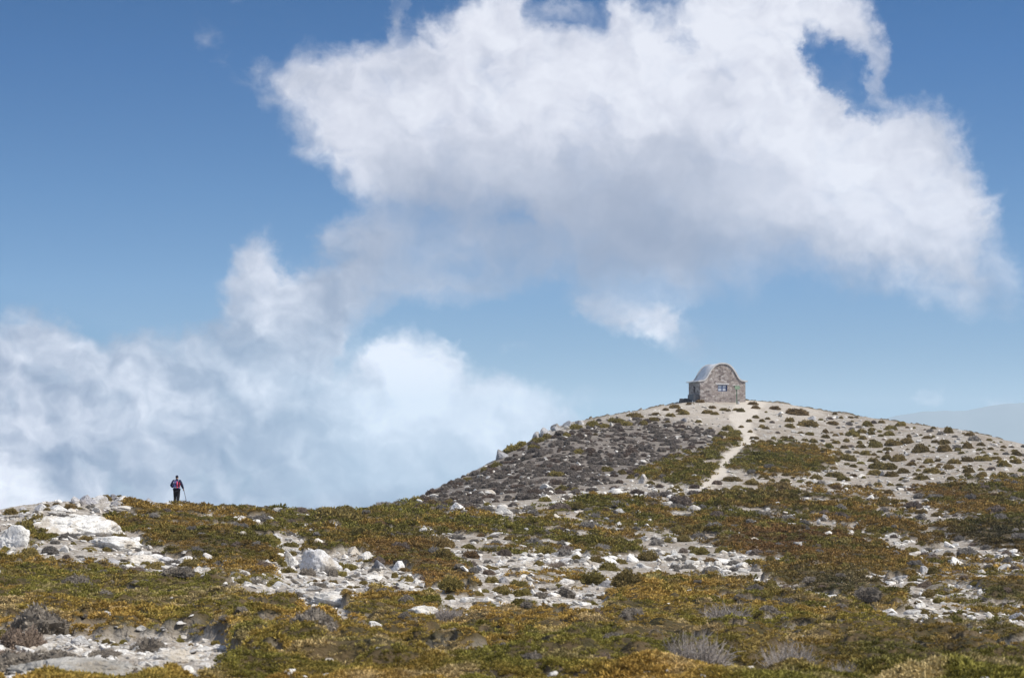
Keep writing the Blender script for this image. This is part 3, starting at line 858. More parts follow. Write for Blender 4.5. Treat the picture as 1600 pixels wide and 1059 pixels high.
# ---- the low heath that carpets the ground
def heath_colour(u, v, x, y):
    n = len(x)
    a = fbm(x * .16, y * .12, None, 3, 120); b = fbm(x * .7, y * .5, None, 3, 121); c = RNG.uniform(0, 1, n)
    olive = np.array([.138, .122, .026]); must = np.array([.262, .168, .042]); rust = np.array([.150, .080, .034]); dark = np.array([.048, .044, .022]); straw = np.array([.34, .26, .14]); green = np.array([.150, .142, .026])
    w = np.clip(.5 + a * 1.7 + b * 1.3 + (c - .5) * .4 + .28 * sstep(1150, 850, u) * sstep(860, 930, v) - .22 * sstep(1150, 1450, u) * sstep(900, 960, v), 0, 1)[:, None]
    near = sstep(870, 960, v)[:, None]
    col = olive * (1 - w) + must * w
    # browner / rustier patches as in the photo
    rz = np.zeros(n)
    for (cx, cy, rx, ry, k) in [(1230,850,190,38,.95),(620,890,120,45,.85),(1480,780,110,24,.6),(330,850,110,36,.35),(1200,785,110,18,.5),(1530,850,110,24,.5),(560,815,80,15,.3),(980,845,60,18,.3)]:
        rz = np.maximum(rz, k * np.exp(-((u - cx) / rx) ** 2 - ((v - cy) / ry) ** 2))
    rz = (rz * np.clip(.7 + b * 1.5, 0, 1))[:, None]
    col = col * (1 - rz) + rust * rz
    dz = np.zeros(n)
    for (cx, cy, rx, ry, k) in [(1310,920,130,26,.95),(1560,842,100,26,.95),(1580,935,60,16,.7),(1500,1000,130,30,.6),(1400,1040,200,30,.5),(300,870,120,16,.3)]:
        dz = np.maximum(dz, k * np.exp(-((u - cx) / rx) ** 2 - ((v - cy) / ry) ** 2))
    col = col * (1 - dz[:, None]) + dark * dz[:, None]
    gz = np.zeros(n)
    for (cx, cy, rx, ry, k) in [(620,802,70,12,.8),(1150,985,150,18,.7),(1330,1000,120,24,.6),(1080,740,60,20,.4),(500,815,70,14,.5),(1110,895,60,10,.5),(850,820,90,18,.4)]:
        gz = np.maximum(gz, k * np.exp(-((u - cx) / rx) ** 2 - ((v - cy) / ry) ** 2))
    col = col * (1 - gz[:, None]) + green * gz[:, None]
    st = (near[:, 0] * sstep(.12, .5, fbm(x * 1.3, y * .9, None, 3, 130)) * .65)[:, None]
    col = col * (1 - st) + straw * st
    col = col * (1 + near * .18)
    clump = 1 + .35 * fbm(x * 1.9, y * 1.4, None, 3, 144)
    return col * (RNG.uniform(.85, 1.18, n) * clump)[:, None] * np.where(v < 885, 1.04, 1.2)[:, None]

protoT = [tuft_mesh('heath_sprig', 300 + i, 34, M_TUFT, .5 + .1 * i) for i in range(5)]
def make_heath():
    u, v, x, y = rand_px(450000, u0=-295, u1=1895, v0=675, v1=1230, power=1.0)
    z, mat, grey, path, top, rock = H(x, y)
    keep = RNG.uniform(0, 1, len(x)) < mat * np.where(v > 990, .75, 1.0)
    u, v, x, y, z = [a[keep] for a in (u, v, x, y, z)]
    n = len(x)
    s = np.clip(.0024 * y, .08, .42) * RNG.uniform(.7, 1.5, n)
    lump = fbm(x * 1.5, y * 1.1, None, 2, 140)
    s = s * (1 + .35 * lump) * (1 + .45 * fbm(x * .22, y * .2, None, 2, 145))
    scl = np.stack([s, s, s * RNG.uniform(.55, 1.05, n)], 1)
    rot = np.stack([RNG.normal(0, .18, n), RNG.normal(0, .18, n), RNG.uniform(0, 6.28, n)], 1)
    scatter('heath', np.stack([x, y, z + .04 * s + .05 * np.maximum(lump, 0)], 1), rot, scl, RNG.integers(0, 5, n), heath_colour(u, v, x, y), protoT,
            'low olive, mustard and rust brown heath carpeting the slopes', 'heath')
    print('heath', n)
make_heath()

# ---- rubble too small to count
protoR = [rock_mesh('stone', 700 + i, 3, .6, .10, 9, M_ROCK_I, False) for i in range(6)]
def make_rubble():
    u, v, x, y = rand_px(135000, u0=-290, u1=1890, v0=620)
    z, mat, grey, path, top, rock = H(x, y)
    patch = sstep(-.35, .35, fbm(x * .8, y * .5, None, 3, 150))
    dens = (1 - mat) * (.10 + .9 * rock) * (.25 + .75 * patch) * (1 - .9 * path) * (1 - .35 * top) * (1 - .8 * grey)
    dens = dens * .42 + .006 * mat + .10 * (1 - mat) * (1 - path)
    keep = RNG.uniform(0, 1, len(x)) < dens
    u, v, x, y, z = [a[keep] for a in (u, v, x, y, z)]
    n = len(x)
    s = np.clip(.0011 * y, .035, .16) * np.exp(RNG.normal(0, .45, n))
    scl = s[:, None] * RNG.uniform(.6, 1.4, (n, 3)) * np.array([1, 1, .6])
    rot = np.stack([RNG.normal(0, .3, n), RNG.normal(0, .3, n), RNG.uniform(0, 6.28, n)], 1)
    c = RNG.uniform(.7, 1.25, n)[:, None] * np.array([1, .98, .95]) 
    scatter('rubble', np.stack([x, y, z + .1 * s], 1), rot, scl, RNG.integers(0, 6, n), c, protoR,
            'loose pale limestone rubble strewn over the bare ground', 'rubble')
    print('rubble', n)
make_rubble()

# ------------------------------------------------------------------ where words: landmark phrases for labels
ZONES = [
 ([(1040,600),(1160,600),(1160,652),(1000,655)], 'on the summit in front of the stone chapel'),
 ([(1160,600),(1330,600),(1330,668),(1160,668)], 'on the summit right of the green signpost'),
 ([(1330,600),(1800,600),(1800,712),(1330,690)], 'high on the pale slope near the right skyline'),
 ([(1165,660),(1330,668),(1330,712),(1165,705)], 'beside the sandy path below the chapel'),
 ([(1310,690),(1800,712),(1800,752),(1430,768),(1310,745)], 'on the pale slope above the right heath patch'),
 ([(1100,735),(1330,712),(1440,800),(1300,780),(1090,778)], 'on the bare ground below the path end'),
 ([(820,600),(1060,600),(1060,690),(820,700)], 'on the upper left shoulder of the chapel hill'),
 ([(600,690),(1120,660),(1120,705),(1000,740),(960,760),(600,800)], 'on the grey left flank of the chapel hill'),
 ([(960,740),(1100,740),(1100,800),(850,830),(850,770)], 'on the stony foot of the chapel hill'),
 ([(-200,700),(310,700),(310,815),(-200,815)], 'on the left ridge near the hiker'),
 ([(-200,815),(300,815),(300,900),(-200,900)], 'by the white outcrop on the left'),
 ([(-200,900),(330,900),(330,1200),(-200,1200)], 'in the near heath at bottom left'),
 ([(300,780),(720,780),(720,842),(300,842)], 'in the middle saddle behind the big boulder'),
 ([(300,842),(560,842),(560,960),(300,960)], 'in the rocky hollow around the big boulder'),
 ([(560,842),(770,842),(770,985),(560,985)], 'on the stony ground right of the big boulder'),
 ([(330,940),(800,960),(800,1200),(330,1200)], 'in the near heath at bottom centre left'),
 ([(720,780),(1000,780),(1000,870),(720,870)], 'among the heath bands at mid slope'),
 ([(760,860),(1000,860),(1000,975),(760,975)], 'on the central gravel patch'),
 ([(1000,795),(1500,795),(1450,895),(1200,880),(1000,860)], 'around the rusty brown heath band'),
 ([(1000,855),(1200,870),(1420,950),(1250,955),(1000,920)], 'on the stony strip below the rusty heath band'),
 ([(1380,830),(1800,830),(1800,1060),(1560,1060),(1400,960)], 'on the stony ground at the lower right'),
 ([(780,900),(1800,980),(1800,1200),(780,1200)], 'in the near heath at bottom right'),
]
def in_poly(u, v, pl):
    return poly_sd(np.array([float(u)]), np.array([float(v)]), pl)[0] > 0
def zone(u, v):
    for pl, ph in ZONES:
        if in_poly(u, v, pl): return ph
    return 'on open ground between the heath patches'

USED = {}
def place(name, me, u, v, wpx, hpx=None, dpx=None, col=(1, 1, 1), label='', cat='', group=None, rz=None, tilt=(0, 0), sink=0.0, unit_h=.62):
    """one thing on the ground seen at (u, v) with a size in photo pixels"""
    x, y, z = on_ground(u, v)
    m = math.hypot(x, y) / F
    rx = wpx * m / 2
    rzv = random.uniform(0, 6.28) if rz is None else rz
    sz = (hpx * m / unit_h) if hpx else rx
    ry = rx * (.8 if dpx is None else dpx / wpx)
    o = bpy.data.objects.new(name, me); COL.objects.link(o)
    o.location = (x, y, z - sink * sz); o.rotation_euler = (tilt[0], tilt[1], rzv)
    o.scale = (rx, ry, sz) if rz is not None else (rx, rx * random.uniform(.85, 1.1), sz)
    o.color = (*col, 1)
    tag(o, label, cat, group)
    return o

# ------------------------------------------------------------------ boulders one can tell apart
ROCK_HI = [rock_mesh('boulder_shape', 500 + i, 5, fl, .10, pl, M_ROCK) for i, (fl, pl) in enumerate([(.75, 12), (.62, 10), (.9, 14), (.5, 9)])]
ROCK_LO = [rock_mesh('rock_shape', 520 + i, 4, fl, .09, pl, M_ROCK, False) for i, (fl, pl) in enumerate([(.7, 9), (.55, 8), (.85, 10), (.65, 12), (.45, 8), (.75, 7), (.6, 10)])]
SLAB = [rock_mesh('outcrop_shape', 540 + i, 5, .55, .14, 22, M_ROCK) for i in range(3)]
W, G2, DK, BG = (1.12, 1.11, 1.09), (.72, .72, .73), (.40, .40, .43), (1.0, .95, .88)
# name, mesh list, u, v(base), width px, height px, depth ratio, yaw, tilt, tint, label, landmark words
BOULD = [
 ('rock_outcrop', SLAB[0], 122, 842, 150, 40, .9, -.10, (0, .06), W, 'long pale limestone outcrop sloping across the left ridge', 'the long white outcrop'),
 ('rock_outcrop', SLAB[1], 180, 860, 95, 24, .8, -.25, (0, .12), W, 'lower tongue of pale bedrock running down right from the long outcrop', 'the lower outcrop tongue'),
 ('rock_outcrop', SLAB[2], 216, 878, 70, 18, .9, -.2, (0, .05), BG, 'cracked pale bedrock shelf at the foot of the outcrop tongue', 'the cracked bedrock shelf'),
 ('boulder', ROCK_HI[2], 20, 862, 62, 44, .9, .4, (.05, .1), W, 'pale pointed boulder at the left edge above the gravel patch', 'the pointed left boulder'),
 ('boulder', ROCK_HI[1], 497, 895, 62, 46, .8, -.45, (0, .35), (1.02, 1.02, 1.04), 'big pitted grey limestone boulder leaning right in the rocky hollow', 'the big pitted boulder'),
 ('boulder', ROCK_HI[0], 456, 885, 22, 36, 1.0, .3, (0, -.3), W, 'narrow upright white rock against the left of the big pitted boulder', None),
 ('boulder', ROCK_LO[2], 432, 852, 28, 24, .9, .8, (0, .1), (.95, .95, .97), 'grey topped rock up left of the big pitted boulder', None),
 ('rock', ROCK_LO[1], 419, 888, 38, 20, .8, -.4, (0, .2), W, 'white wedge rock lying left below the grey topped rock', None),
 ('rock', ROCK_LO[4], 433, 900, 22, 8, .8, -.3, (0, .1), W, 'small flat white rock under the white wedge rock', None),
 ('rock_outcrop', SLAB[1], 522, 948, 112, 30, 1.1, -.15, (0, .07), (1.1, 1.07, 1.02), 'broad smooth pale bedrock slab below the big pitted boulder', 'the broad smooth slab'),
 ('boulder', ROCK_HI[1], 594, 941, 48, 25, .8, -.1, (0, .1), W, 'blocky white boulder at the right end of the broad smooth slab', 'the blocky white boulder'),
 ('boulder', ROCK_LO[2], 574, 880, 28, 23, 1, .5, (0, 0), W, 'rounded white rock right of the big pitted boulder', None),
 ('boulder', ROCK_LO[0], 591, 890, 26, 19, 1, 1.2, (0, .1), DK, 'dark grey rock between two pale ones right of the big pitted boulder', None),
 ('boulder', ROCK_LO[2], 624, 896, 26, 22, 1, 1.7, (0, .1), W, 'knobbly pale rock at the edge of the brown heath slope', None),
 ('rock', ROCK_LO[1], 553, 870, 26, 17, .9, .2, (0, .3), W, 'tilted white rock just above the green cushions by the big boulder', None),
 ('rock', ROCK_LO[3], 512, 917, 44, 12, .8, -.5, (0, .3), W, 'thin white slab rock sloping right below the big pitted boulder', None),
 ('rock', ROCK_LO[4], 518, 971, 42, 13, .9, 0, (0, .05), BG, 'flat cream slab in the near heath below the broad smooth slab', 'the flat cream slab'),
 ('rock', ROCK_LO[5], 583, 979, 32, 14, .9, 0, (0, .15), W, 'small white triangular rock right of the flat cream slab', None),
 ('rock', ROCK_LO[4], 560, 990, 34, 8, .8, .1, (0, 0), W, 'low white rock sunk in heath below the small triangular rock', None),
 ('rock', ROCK_LO[4], 470, 963, 30, 10, .9, .2, (0, 0), W, 'flat white rock left of the flat cream slab', None),
 ('rock_outcrop', SLAB[2], 664, 975, 64, 22, .7, -.5, (0, .25), (1.1, 1.06, 1.0), 'pale slanting ledge at the lower edge of the gravel hollow', 'the slanting pale ledge'),
 ('boulder', ROCK_HI[0], 718, 804, 32, 21, .9, -.3, (0, .3), (1.12, 1.12, 1.14), 'lone bright white block standing in the saddle heath', 'the lone white block'),
 ('rock', ROCK_LO[4], 952, 884, 44, 16, .9, 0, (0, .1), W, 'white flat ledge right of centre on the gravel', 'the white ledge right of centre'),
 ('rock', ROCK_LO[0], 987, 880, 26, 17, .9, .4, (0, .4), W, 'leaning white rock just right of the white flat ledge', None),
 ('rock', ROCK_LO[4], 1025, 861, 30, 10, .9, .1, (0, .1), W, 'flat white rock between two heath bands right of centre', None),
 ('rock', ROCK_LO[0], 870, 811, 17, 11, .9, .4, (0, .1), W, 'bright round white rock in front of the small gravel patch', None),
 ('rock', ROCK_LO[4], 876, 790, 34, 7, .9, .1, (0, .1), W, 'long thin white rock in heath on the middle slope', None),
 ('boulder', ROCK_LO[2], 1005, 757, 15, 20, 1, 1.9, (0, .1), (1.0, .97, .94), 'upright pale rock at the left end of the green hillside patch', 'the upright pale rock'),
 ('rock', ROCK_LO[4], 1130, 880, 84, 12, 1.0, .05, (0, .02), W, 'wide flat white ledge under the rusty heath band', 'the wide flat ledge'),
 ('rock', ROCK_LO[3], 1133, 889, 24, 8, .9, .1, (0, .02), BG, 'small cream rock below the wide flat ledge', None),
 ('rock', ROCK_LO[4], 1211, 795, 24, 8, .9, .1, (0, .02), W, 'white flat rock at the tip of the upper heath band', None),
 ('boulder', ROCK_LO[1], 1219, 932, 24, 22, .9, .1, (0, .3), BG, 'leaning cream rock at the left of the white rock cluster', None),
 ('rock', ROCK_LO[1], 1243, 938, 32, 14, .9, -.3, (0, .3), W, 'bright wedge rock in the white rock cluster below the dark heath', 'the white rock cluster'),
 ('boulder', ROCK_HI[3], 1291, 940, 52, 20, .9, -.2, (0, .2), W, 'broad bright rock at the right of the white rock cluster', None),
 ('rock', ROCK_LO[5], 1255, 929, 16, 14, .9, .9, (0, .2), W, 'small upright rock in the middle of the white rock cluster', None),
 ('boulder', ROCK_LO[2], 1437, 948, 15, 13, 1, .1, (0, .1), W, 'single bright rock beside the end of the dark heath band', 'the single bright rock'),
 ('rock', ROCK_LO[1], 1461, 968, 28, 12, .9, .1, (0, .1), W, 'rounded white rock below right of the single bright rock', None),
 ('rock', ROCK_LO[4], 1453, 957, 36, 7, .8, .1, (0, .1), BG, 'long flat cream rock above the rounded white rock', None),
 ('rock_outcrop', SLAB[0], 1560, 1036, 80, 22, .8, -.3, (0, .12), W, 'bright bedrock strip slanting down at the bottom right', 'the bottom right bedrock strip'),
 ('rock', ROCK_LO[0], 1512, 1020, 36, 10, .8, -.3, (0, .12), BG, 'cream rock left of the bottom right bedrock strip', None),
 ('rock_outcrop', SLAB[2], 268, 1038, 88, 32, .8, .02, (0, .05), W, 'bright white flat topped rock in the foreground heath at bottom left', 'the white foreground rock'),
 ('rock_outcrop', SLAB[1], 110, 1070, 240, 52, .6, .05, (0, .03), (.66, .64, .60), 'wide weathered grey bedrock at the bottom left corner', 'the grey corner bedrock'),
 ('rock', ROCK_LO[3], 228, 1036, 60, 12, .8, .02, (0, .0), BG, 'flat cream rock at the left end of the white foreground rock', None),
 ('rock', ROCK_LO[0], 178, 1050, 22, 16, .9, .6, (0, .1), W, 'small bright round rock at the bottom left of the frame', None),
 ('rock', ROCK_LO[3], 205, 1052, 26, 9, .9, .6, (0, .1), BG, 'small flat rock right of the bright round one at bottom left', None),
 ('rock', ROCK_LO[2], 0, 1036, 28, 20, .9, .6, (0, .1), W, 'white rock cut by the left edge near the bottom', None),
 ('rock', ROCK_LO[1], 70, 1008, 28, 11, .9, .6, (0, .1), BG, 'pale rock between the grey cushion and the bottom left heath', None),
 ('rock', ROCK_LO[0], 177, 882, 26, 15, .9, .6, (0, .1), (.62, .63, .68), 'blue grey rock between two green cushions on the left gravel', None),
 ('rock', ROCK_LO[3], 238, 871, 34, 10, .9, -.3, (0, .1), W, 'white slab right of the cracked bedrock shelf', None),
 ('rock', ROCK_LO[4], 262, 877, 30, 10, .9, -.3, (0, .1), (.85, .85, .88), 'grey slab at the lower edge of the left hill heath', None),
 ('boulder', ROCK_LO[0], 330, 912, 32, 17, .9, -.1, (0, .1), W, 'white rock at the start of the stony strip left of centre', 'the white rock left of centre'),
 ('rock', ROCK_LO[1], 321, 811, 28, 10, .8, -.4, (0, .2), W, 'white streak of rock in the heath below the hiker', None),
 ('rock', ROCK_LO[4], 345, 815, 22, 8, .8, -.4, (0, .2), W, 'second white rock of the streak below right of the hiker', None),
 ('rock', ROCK_LO[1], 370, 820, 32, 10, .8, -.4, (0, .2), W, 'largest white rock of the streak right of the hiker', None),
 ('rock', ROCK_LO[4], 394, 832, 26, 9, .8, -.5, (0, .2), BG, 'last cream rock at the right end of the streak', None),
 ('boulder', ROCK_LO[0], 783, 719, 30, 20, 1, .7, (0, .1), (.5, .51, .55), 'dark grey boulder breaking the skyline of the hill flank', 'the skyline boulder'),
 ('boulder', ROCK_LO[2], 839, 688, 15, 14, 1, .7, (0, .1), (.75, .76, .8), 'leftmost block of the rocky ledge on the hill skyline', 'the skyline ledge'),
 ('boulder', ROCK_LO[0], 853, 682, 22, 16, 1, .2, (0, .1), (.62, .62, .65), 'grey block second from left in the skyline ledge', None),
 ('boulder', ROCK_LO[1], 870, 674, 24, 14, 1, .2, (0, .1), (.6, .6, .63), 'broad block in the middle of the skyline ledge', None),
 ('boulder', ROCK_LO[3], 889, 668, 22, 13, 1, .9, (0, .1), (.55, .56, .6), 'dark grey block toward the right of the skyline ledge', None),
 ('rock', ROCK_LO[5], 905, 662, 16, 9, 1, .9, (0, .1), (.8, .8, .82), 'small block at the right end of the skyline ledge', None),
 ('rock', ROCK_LO[3], 1270, 657, 18, 9, 1, .9, (0, .1), (.75, .76, .8), 'pale rock with a dark base on the slope right of the chapel', 'the pale rock right of the chapel'),
 ('rock', ROCK_LO[5], 1069, 660, 10, 8, 1, .9, (0, .1), DK, 'small dark rock below the low wall of the chapel', None),
 ('rock', ROCK_LO[4], 1086, 626, 9, 5, 1, .9, (0, .1), (1.25, 1.23, 1.2), 'little white stone at the left corner of the chapel', None),
 ('boulder', ROCK_LO[0], 38, 799, 14, 11, 1, .2, (0, .1), (.6, .6, .64), 'small grey rock standing at the far left of the ridge top', None),
 ('boulder', ROCK_LO[3], 63, 800, 24, 16, 1, .9, (0, .1), (.85, .85, .87), 'pale lumpy rock on the ridge top above the long outcrop', None),
 ('boulder', ROCK_LO[1], 92, 797, 34, 13, 1, .2, (0, .1), (.95, .95, .95), 'flat pale rock on the ridge top left of the dark ledge', None),
 ('boulder', ROCK_LO[0], 119, 790, 20, 12, 1, .5, (0, .1), (.7, .7, .74), 'grey rock at the left end of the dark ridge ledge', None),
 ('boulder', ROCK_LO[1], 137, 792, 38, 20, 1, .1, (0, .1), (.55, .55, .6), 'dark fronted rock in the ridge ledge left of the hiker', 'the dark ridge ledge'),
 ('boulder', ROCK_LO[3], 160, 789, 30, 17, 1, 1.9, (0, .1), (.85, .85, .87), 'pale rock right of the dark fronted one in the ridge ledge', None),
 ('boulder', ROCK_LO[5], 176, 780, 17, 12, 1, .2, (0, .1), (.4, .4, .44), 'dark knob crowning the ridge ledge', None),
 ('boulder', ROCK_LO[2], 181, 793, 16, 10, 1, .2, (0, .1), (.5, .5, .54), 'dark rock at the right foot of the ridge ledge', None),
 ('boulder', ROCK_LO[0], 235, 786, 17, 13, 1, .2, (0, .1), (.55, .55, .58), 'dark grey rock on the ridge left of the hiker', None),
 ('rock', ROCK_LO[3], 222, 789, 16, 6, 1, .2, (0, .1), (.95, .93, .9), 'pale flat rock beside the dark grey rock left of the hiker', None),
 ('rock', ROCK_LO[1], 250, 790, 18, 7, 1, .2, (0, .1), (.8, .8, .8), 'grey rock halfway between the dark ridge rock and the hiker', None),
 ('rock', ROCK_LO[0], 264, 793, 20, 9, 1, .7, (0, .1), (.9, .88, .86), 'pale rock in front of the left foot of the hiker', None),
 ('rock', ROCK_LO[3], 278, 795, 22, 9, 1, .2, (0, .1), (.85, .83, .8), 'pale rock in front of the right foot of the hiker', None),
 ('rock', ROCK_LO[5], 284, 789, 10, 6, 1, .2, (0, .1), (.35, .35, .38), 'small dark rock between the hiker and the pole tip', None),
 ('rock', ROCK_LO[4], 292, 797, 20, 6, 1, .2, (0, .1), W, 'white flat rock under the tip of the hiking pole', None),
 ('rock', ROCK_LO[4], 200, 800, 44, 8, 1, .0, (0, .05), BG, 'long cream ledge along the ridge left of the heath', None),
 ('rock', ROCK_LO[1], 118, 806, 50, 9, 1, .0, (0, .05), W, 'white ledge between the ridge rocks and the long outcrop', None),
]
LANDM = []
for (nm, me, u, v, w, h, dr, yaw, tl, tint, lab, lm) in BOULD:
    tl = (tl[0] * .5, tl[1] * .5)
    place(nm, me, u, v - h * .12, w * 1.04, h * .80, w * 1.04 * dr, tint, lab, 'boulder' if nm == 'boulder' else ('outcrop' if nm == 'rock_outcrop' else 'rock'), None, yaw, tl, .08, 1.0)
    if lm: LANDM.append((u, v - h / 2, w, h, lm))

# ------------------------------------------------------------------ cushions and bushes
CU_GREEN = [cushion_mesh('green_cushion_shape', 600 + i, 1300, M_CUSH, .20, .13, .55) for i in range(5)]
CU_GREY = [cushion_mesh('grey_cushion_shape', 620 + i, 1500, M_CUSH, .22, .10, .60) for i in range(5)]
def inst_copy(ms, mat):
    out = []
    for m in ms:
        c = m.copy(); c.materials.clear(); c.materials.append(mat); out.append(c)
    return out
CI_GREEN, CI_GREY = inst_copy(CU_GREEN[:3], M_CUSH_I), inst_copy(CU_GREY[:3], M_CUSH_I)
TWIG = [twig_mesh('dry_bush_shape', 640 + i, 220, M_TWIG) for i in range(3)]

BUSH = [  # u, base v, w, h, label, landmark
 (1135, 980, 82, 36, 'bare grey twiggy bush alone in the heath right of centre', 'the lone bare bush'),
 (1092, 1058, 110, 60, 'largest bare grey twiggy bush at the bottom right of centre', 'the largest bare bush'),
 (1047, 1045, 34, 26, 'small pale twiggy bush left of the largest bare bush', None),
 (1232, 1062, 84, 50, 'bare lilac grey bush at the bottom edge right of the largest one', None),
 (1310, 1068, 56, 30, 'low twiggy bush at the bottom edge right of the lilac grey one', None),
 (1075, 966, 40, 14, 'thin pale twigs just left of the lone bare bush', None),
 (700, 985, 50, 22, 'wispy grey bush by the slanting pale ledge', None),
 (865, 893, 34, 14, 'dull brown twiggy bush at the top of the central gravel', None),
 (1420, 990, 60, 18, 'grey brown twiggy bush above the bottom right heath', None),
]
for i, (u, v, w, h, lab, lm) in enumerate(BUSH):
    place('dry_bush', TWIG[i % 3], u, v - 2, w * 1.05, h, None, (.37, .325, .29) if i not in (7, 8) else (.28, .22, .17), lab, 'bush', 'bare twiggy bushes', None, (0, 0), 0, .85)
    if lm: LANDM.append((u, v - h / 2, w, h, lm))

HG = [  # hand placed green / brown cushions: u, base v, w, h, tone (0 green .. 1 brown)
 (1055,637,16,6,.6),(1062,643,14,6,.7),(1078,632,12,4,.8),(1094,629,13,5,.8),(1108,627,9,3,.9),(1105,645,17,6,.5),(1112,638,14,5,.7),(1068,648,20,8,.3),(1048,650,14,6,.4),(1131,641,13,5,.4),(1117,647,13,5,.4),(1138,642,10,4,.5),(1150,641,10,4,.4),(1157,643,13,6,.3),
 (1176,632,16,5,.8),(1180,638,13,5,.8),(1211,639,16,6,.8),(1245,648,34,10,.75),(1232,659,14,8,.5),(1262,667,32,10,.5),(1234,667,15,7,.4),(1300,662,20,6,.7),(1290,676,12,6,.7),(1356,666,18,8,.2),(1377,660,13,5,.5),(1407,664,17,7,.3),(1392,672,20,8,.2),(1389,681,18,8,.2),(1432,663,10,6,.5),(1346,677,17,7,.4),(1360,679,14,6,.3),(1332,683,24,10,.2),(1348,686,14,6,.4),(1290,684,16,6,.5),(1265,679,14,5,.3),(1270,691,15,7,.3),(1258,687,12,5,.3),(1307,692,12,5,.4),(1322,691,12,5,.4),(1363,692,16,7,.4),(1367,700,20,11,.15),(1345,699,17,7,.4),(1352,711,16,8,.3),(1396,697,24,10,.5),(1416,694,24,9,.6),(1482,677,14,10,.4),(1475,694,20,8,.5),(1512,701,20,11,.6),(1477,707,24,12,.6),(1440,708,28,13,.5),(1420,684,10,7,.6),(1532,696,14,5,.5),(1448,685,14,5,.6),(1461,692,12,5,.6),(1556,717,16,6,.5),(1588,712,16,7,.5),(1568,731,22,11,.3),(1536,720,24,9,.3),(1510,722,18,9,.6),(1492,725,20,9,.5),(1385,719,20,9,.4),(1404,722,22,11,.5),(1325,720,28,10,.3),(1306,720,16,6,.5),(1280,725,18,6,.4),(1370,733,26,11,.25),(1388,735,30,11,.3),(1368,742,26,8,.4),(1412,740,22,8,.5),(1457,741,28,10,.4),(1482,736,18,8,.6),(1513,740,18,9,.5),(1534,745,18,8,.5),(1565,748,20,12,.5),(1440,750,24,8,.35),(1302,745,26,9,.3),(1318,751,22,8,.2),(1275,748,20,8,.4),(1262,742,14,6,.5),(1215,766,52,16,.6),(1193,747,18,7,.5),(1143,752,30,8,.5),(1175,757,26,9,.4),(1170,768,18,7,.5),
 (1136,672,20,9,.1),(1148,678,20,8,.1),(1145,683,20,8,.15),(1149,691,22,8,.15),(1119,690,24,9,.1),(1128,680,18,8,.2),(1181,653,12,5,.4),(1191,659,12,5,.4),(1199,655,8,4,.5),(1190,667,12,5,.4),(1170,659,10,5,.4),(1196,670,12,4,.5),(1178,686,14,5,.6),(1190,692,14,5,.5),(1184,697,16,6,.4),(1202,693,13,5,.5),(1236,658,11,7,.4),(1226,685,12,5,.5),(1172,675,10,4,.5),(1158,668,10,4,.6),
 (40,845,44,26,.2),(30,855,32,12,.25),(62,838,30,16,.3),(48,872,34,16,.35),(135,850,34,12,.5),(140,862,28,10,.3),(172,878,14,8,.15),(196,876,14,7,.1),(197,870,12,5,.2),(297,891,38,20,.35),(243,893,34,14,.4),(305,905,20,9,.3),(378,919,34,14,.15),(431,922,26,13,.15),(440,867,20,12,.15),(439,882,18,12,.15),(457,868,18,10,.3),(532,903,22,13,.1),(545,888,36,14,.1),(528,887,22,14,.15),(492,944,20,13,.1),(458,942,18,9,.25),(452,958,28,14,.35),(568,914,14,5,.3),(640,934,16,8,.3),(664,932,12,8,.3),(672,934,22,9,.15),(705,939,34,17,.2),(703,942,15,8,.15),(680,918,26,10,.2),(634,909,24,12,.3),(617,904,12,9,.3),(545,981,24,11,.15),(706,968,18,9,.2),(762,965,38,15,.15),(746,962,22,12,.2),(782,923,26,14,.35),(790,928,20,9,.2),(793,934,16,7,.2),(693,882,30,15,.4),(768,911,24,12,.3),(815,937,28,12,.1),(811,965,22,9,.1),(852,965,26,11,.2),(922,918,44,17,.1),(924,952,24,9,.1),(895,956,22,9,.25),(932,884,24,10,.45),(949,896,34,14,.15),(850,866,34,12,.15),(960,893,18,6,.2),(971,826,17,9,.15),(1010,812,26,11,.2),(1092,868,34,14,.1),(1130,862,28,10,.1),(1150,860,34,12,.15),(1170,880,22,10,.15),(1205,879,14,7,.3),(1265,882,28,9,.1),(1233,878,22,10,.15),(1320,893,26,12,.1),(1351,903,18,11,.15),(1260,930,30,12,.2),(1307,940,18,9,.3),(1205,926,18,8,.25),(1362,845,20,9,.1),(1372,838,14,8,.2),(1345,842,24,10,.2),(1415,847,20,11,.4),(1440,852,18,7,.3),(1425,862,22,8,.3),(1508,1026,24,9,.4),(1531,1028,28,12,.35),(1440,966,14,8,.5),(1500,1005,20,10,.4),(1480,935,20,8,.35),(1455,912,26,12,.25),(1460,905,22,12,.3),(1530,940,20,8,.3),(1500,945,22,8,.4),(1392,897,18,8,.3),(1578,960,22,9,.3),(1556,975,30,10,.3),(1590,985,22,9,.35),
 (855,686,20,9,.3),(842,692,24,10,.1),(886,682,18,8,.2),(815,698,22,10,.1),(803,706,28,12,.15),(835,702,18,8,.2),(900,672,20,8,.1),(925,665,22,9,.1),(945,668,18,7,.2),(962,660,26,9,.15),(990,652,24,7,.5),(978,664,20,7,.2),(1005,663,18,7,.3),(1025,648,14,5,.6),(1040,640,14,4,.7),(1020,658,16,6,.4),(905,709,22,9,.2),(760,738,20,8,.2),(730,752,18,7,.3),(870,745,24,9,.2),(948,738,18,9,.15),(880,765,30,8,.15),
]
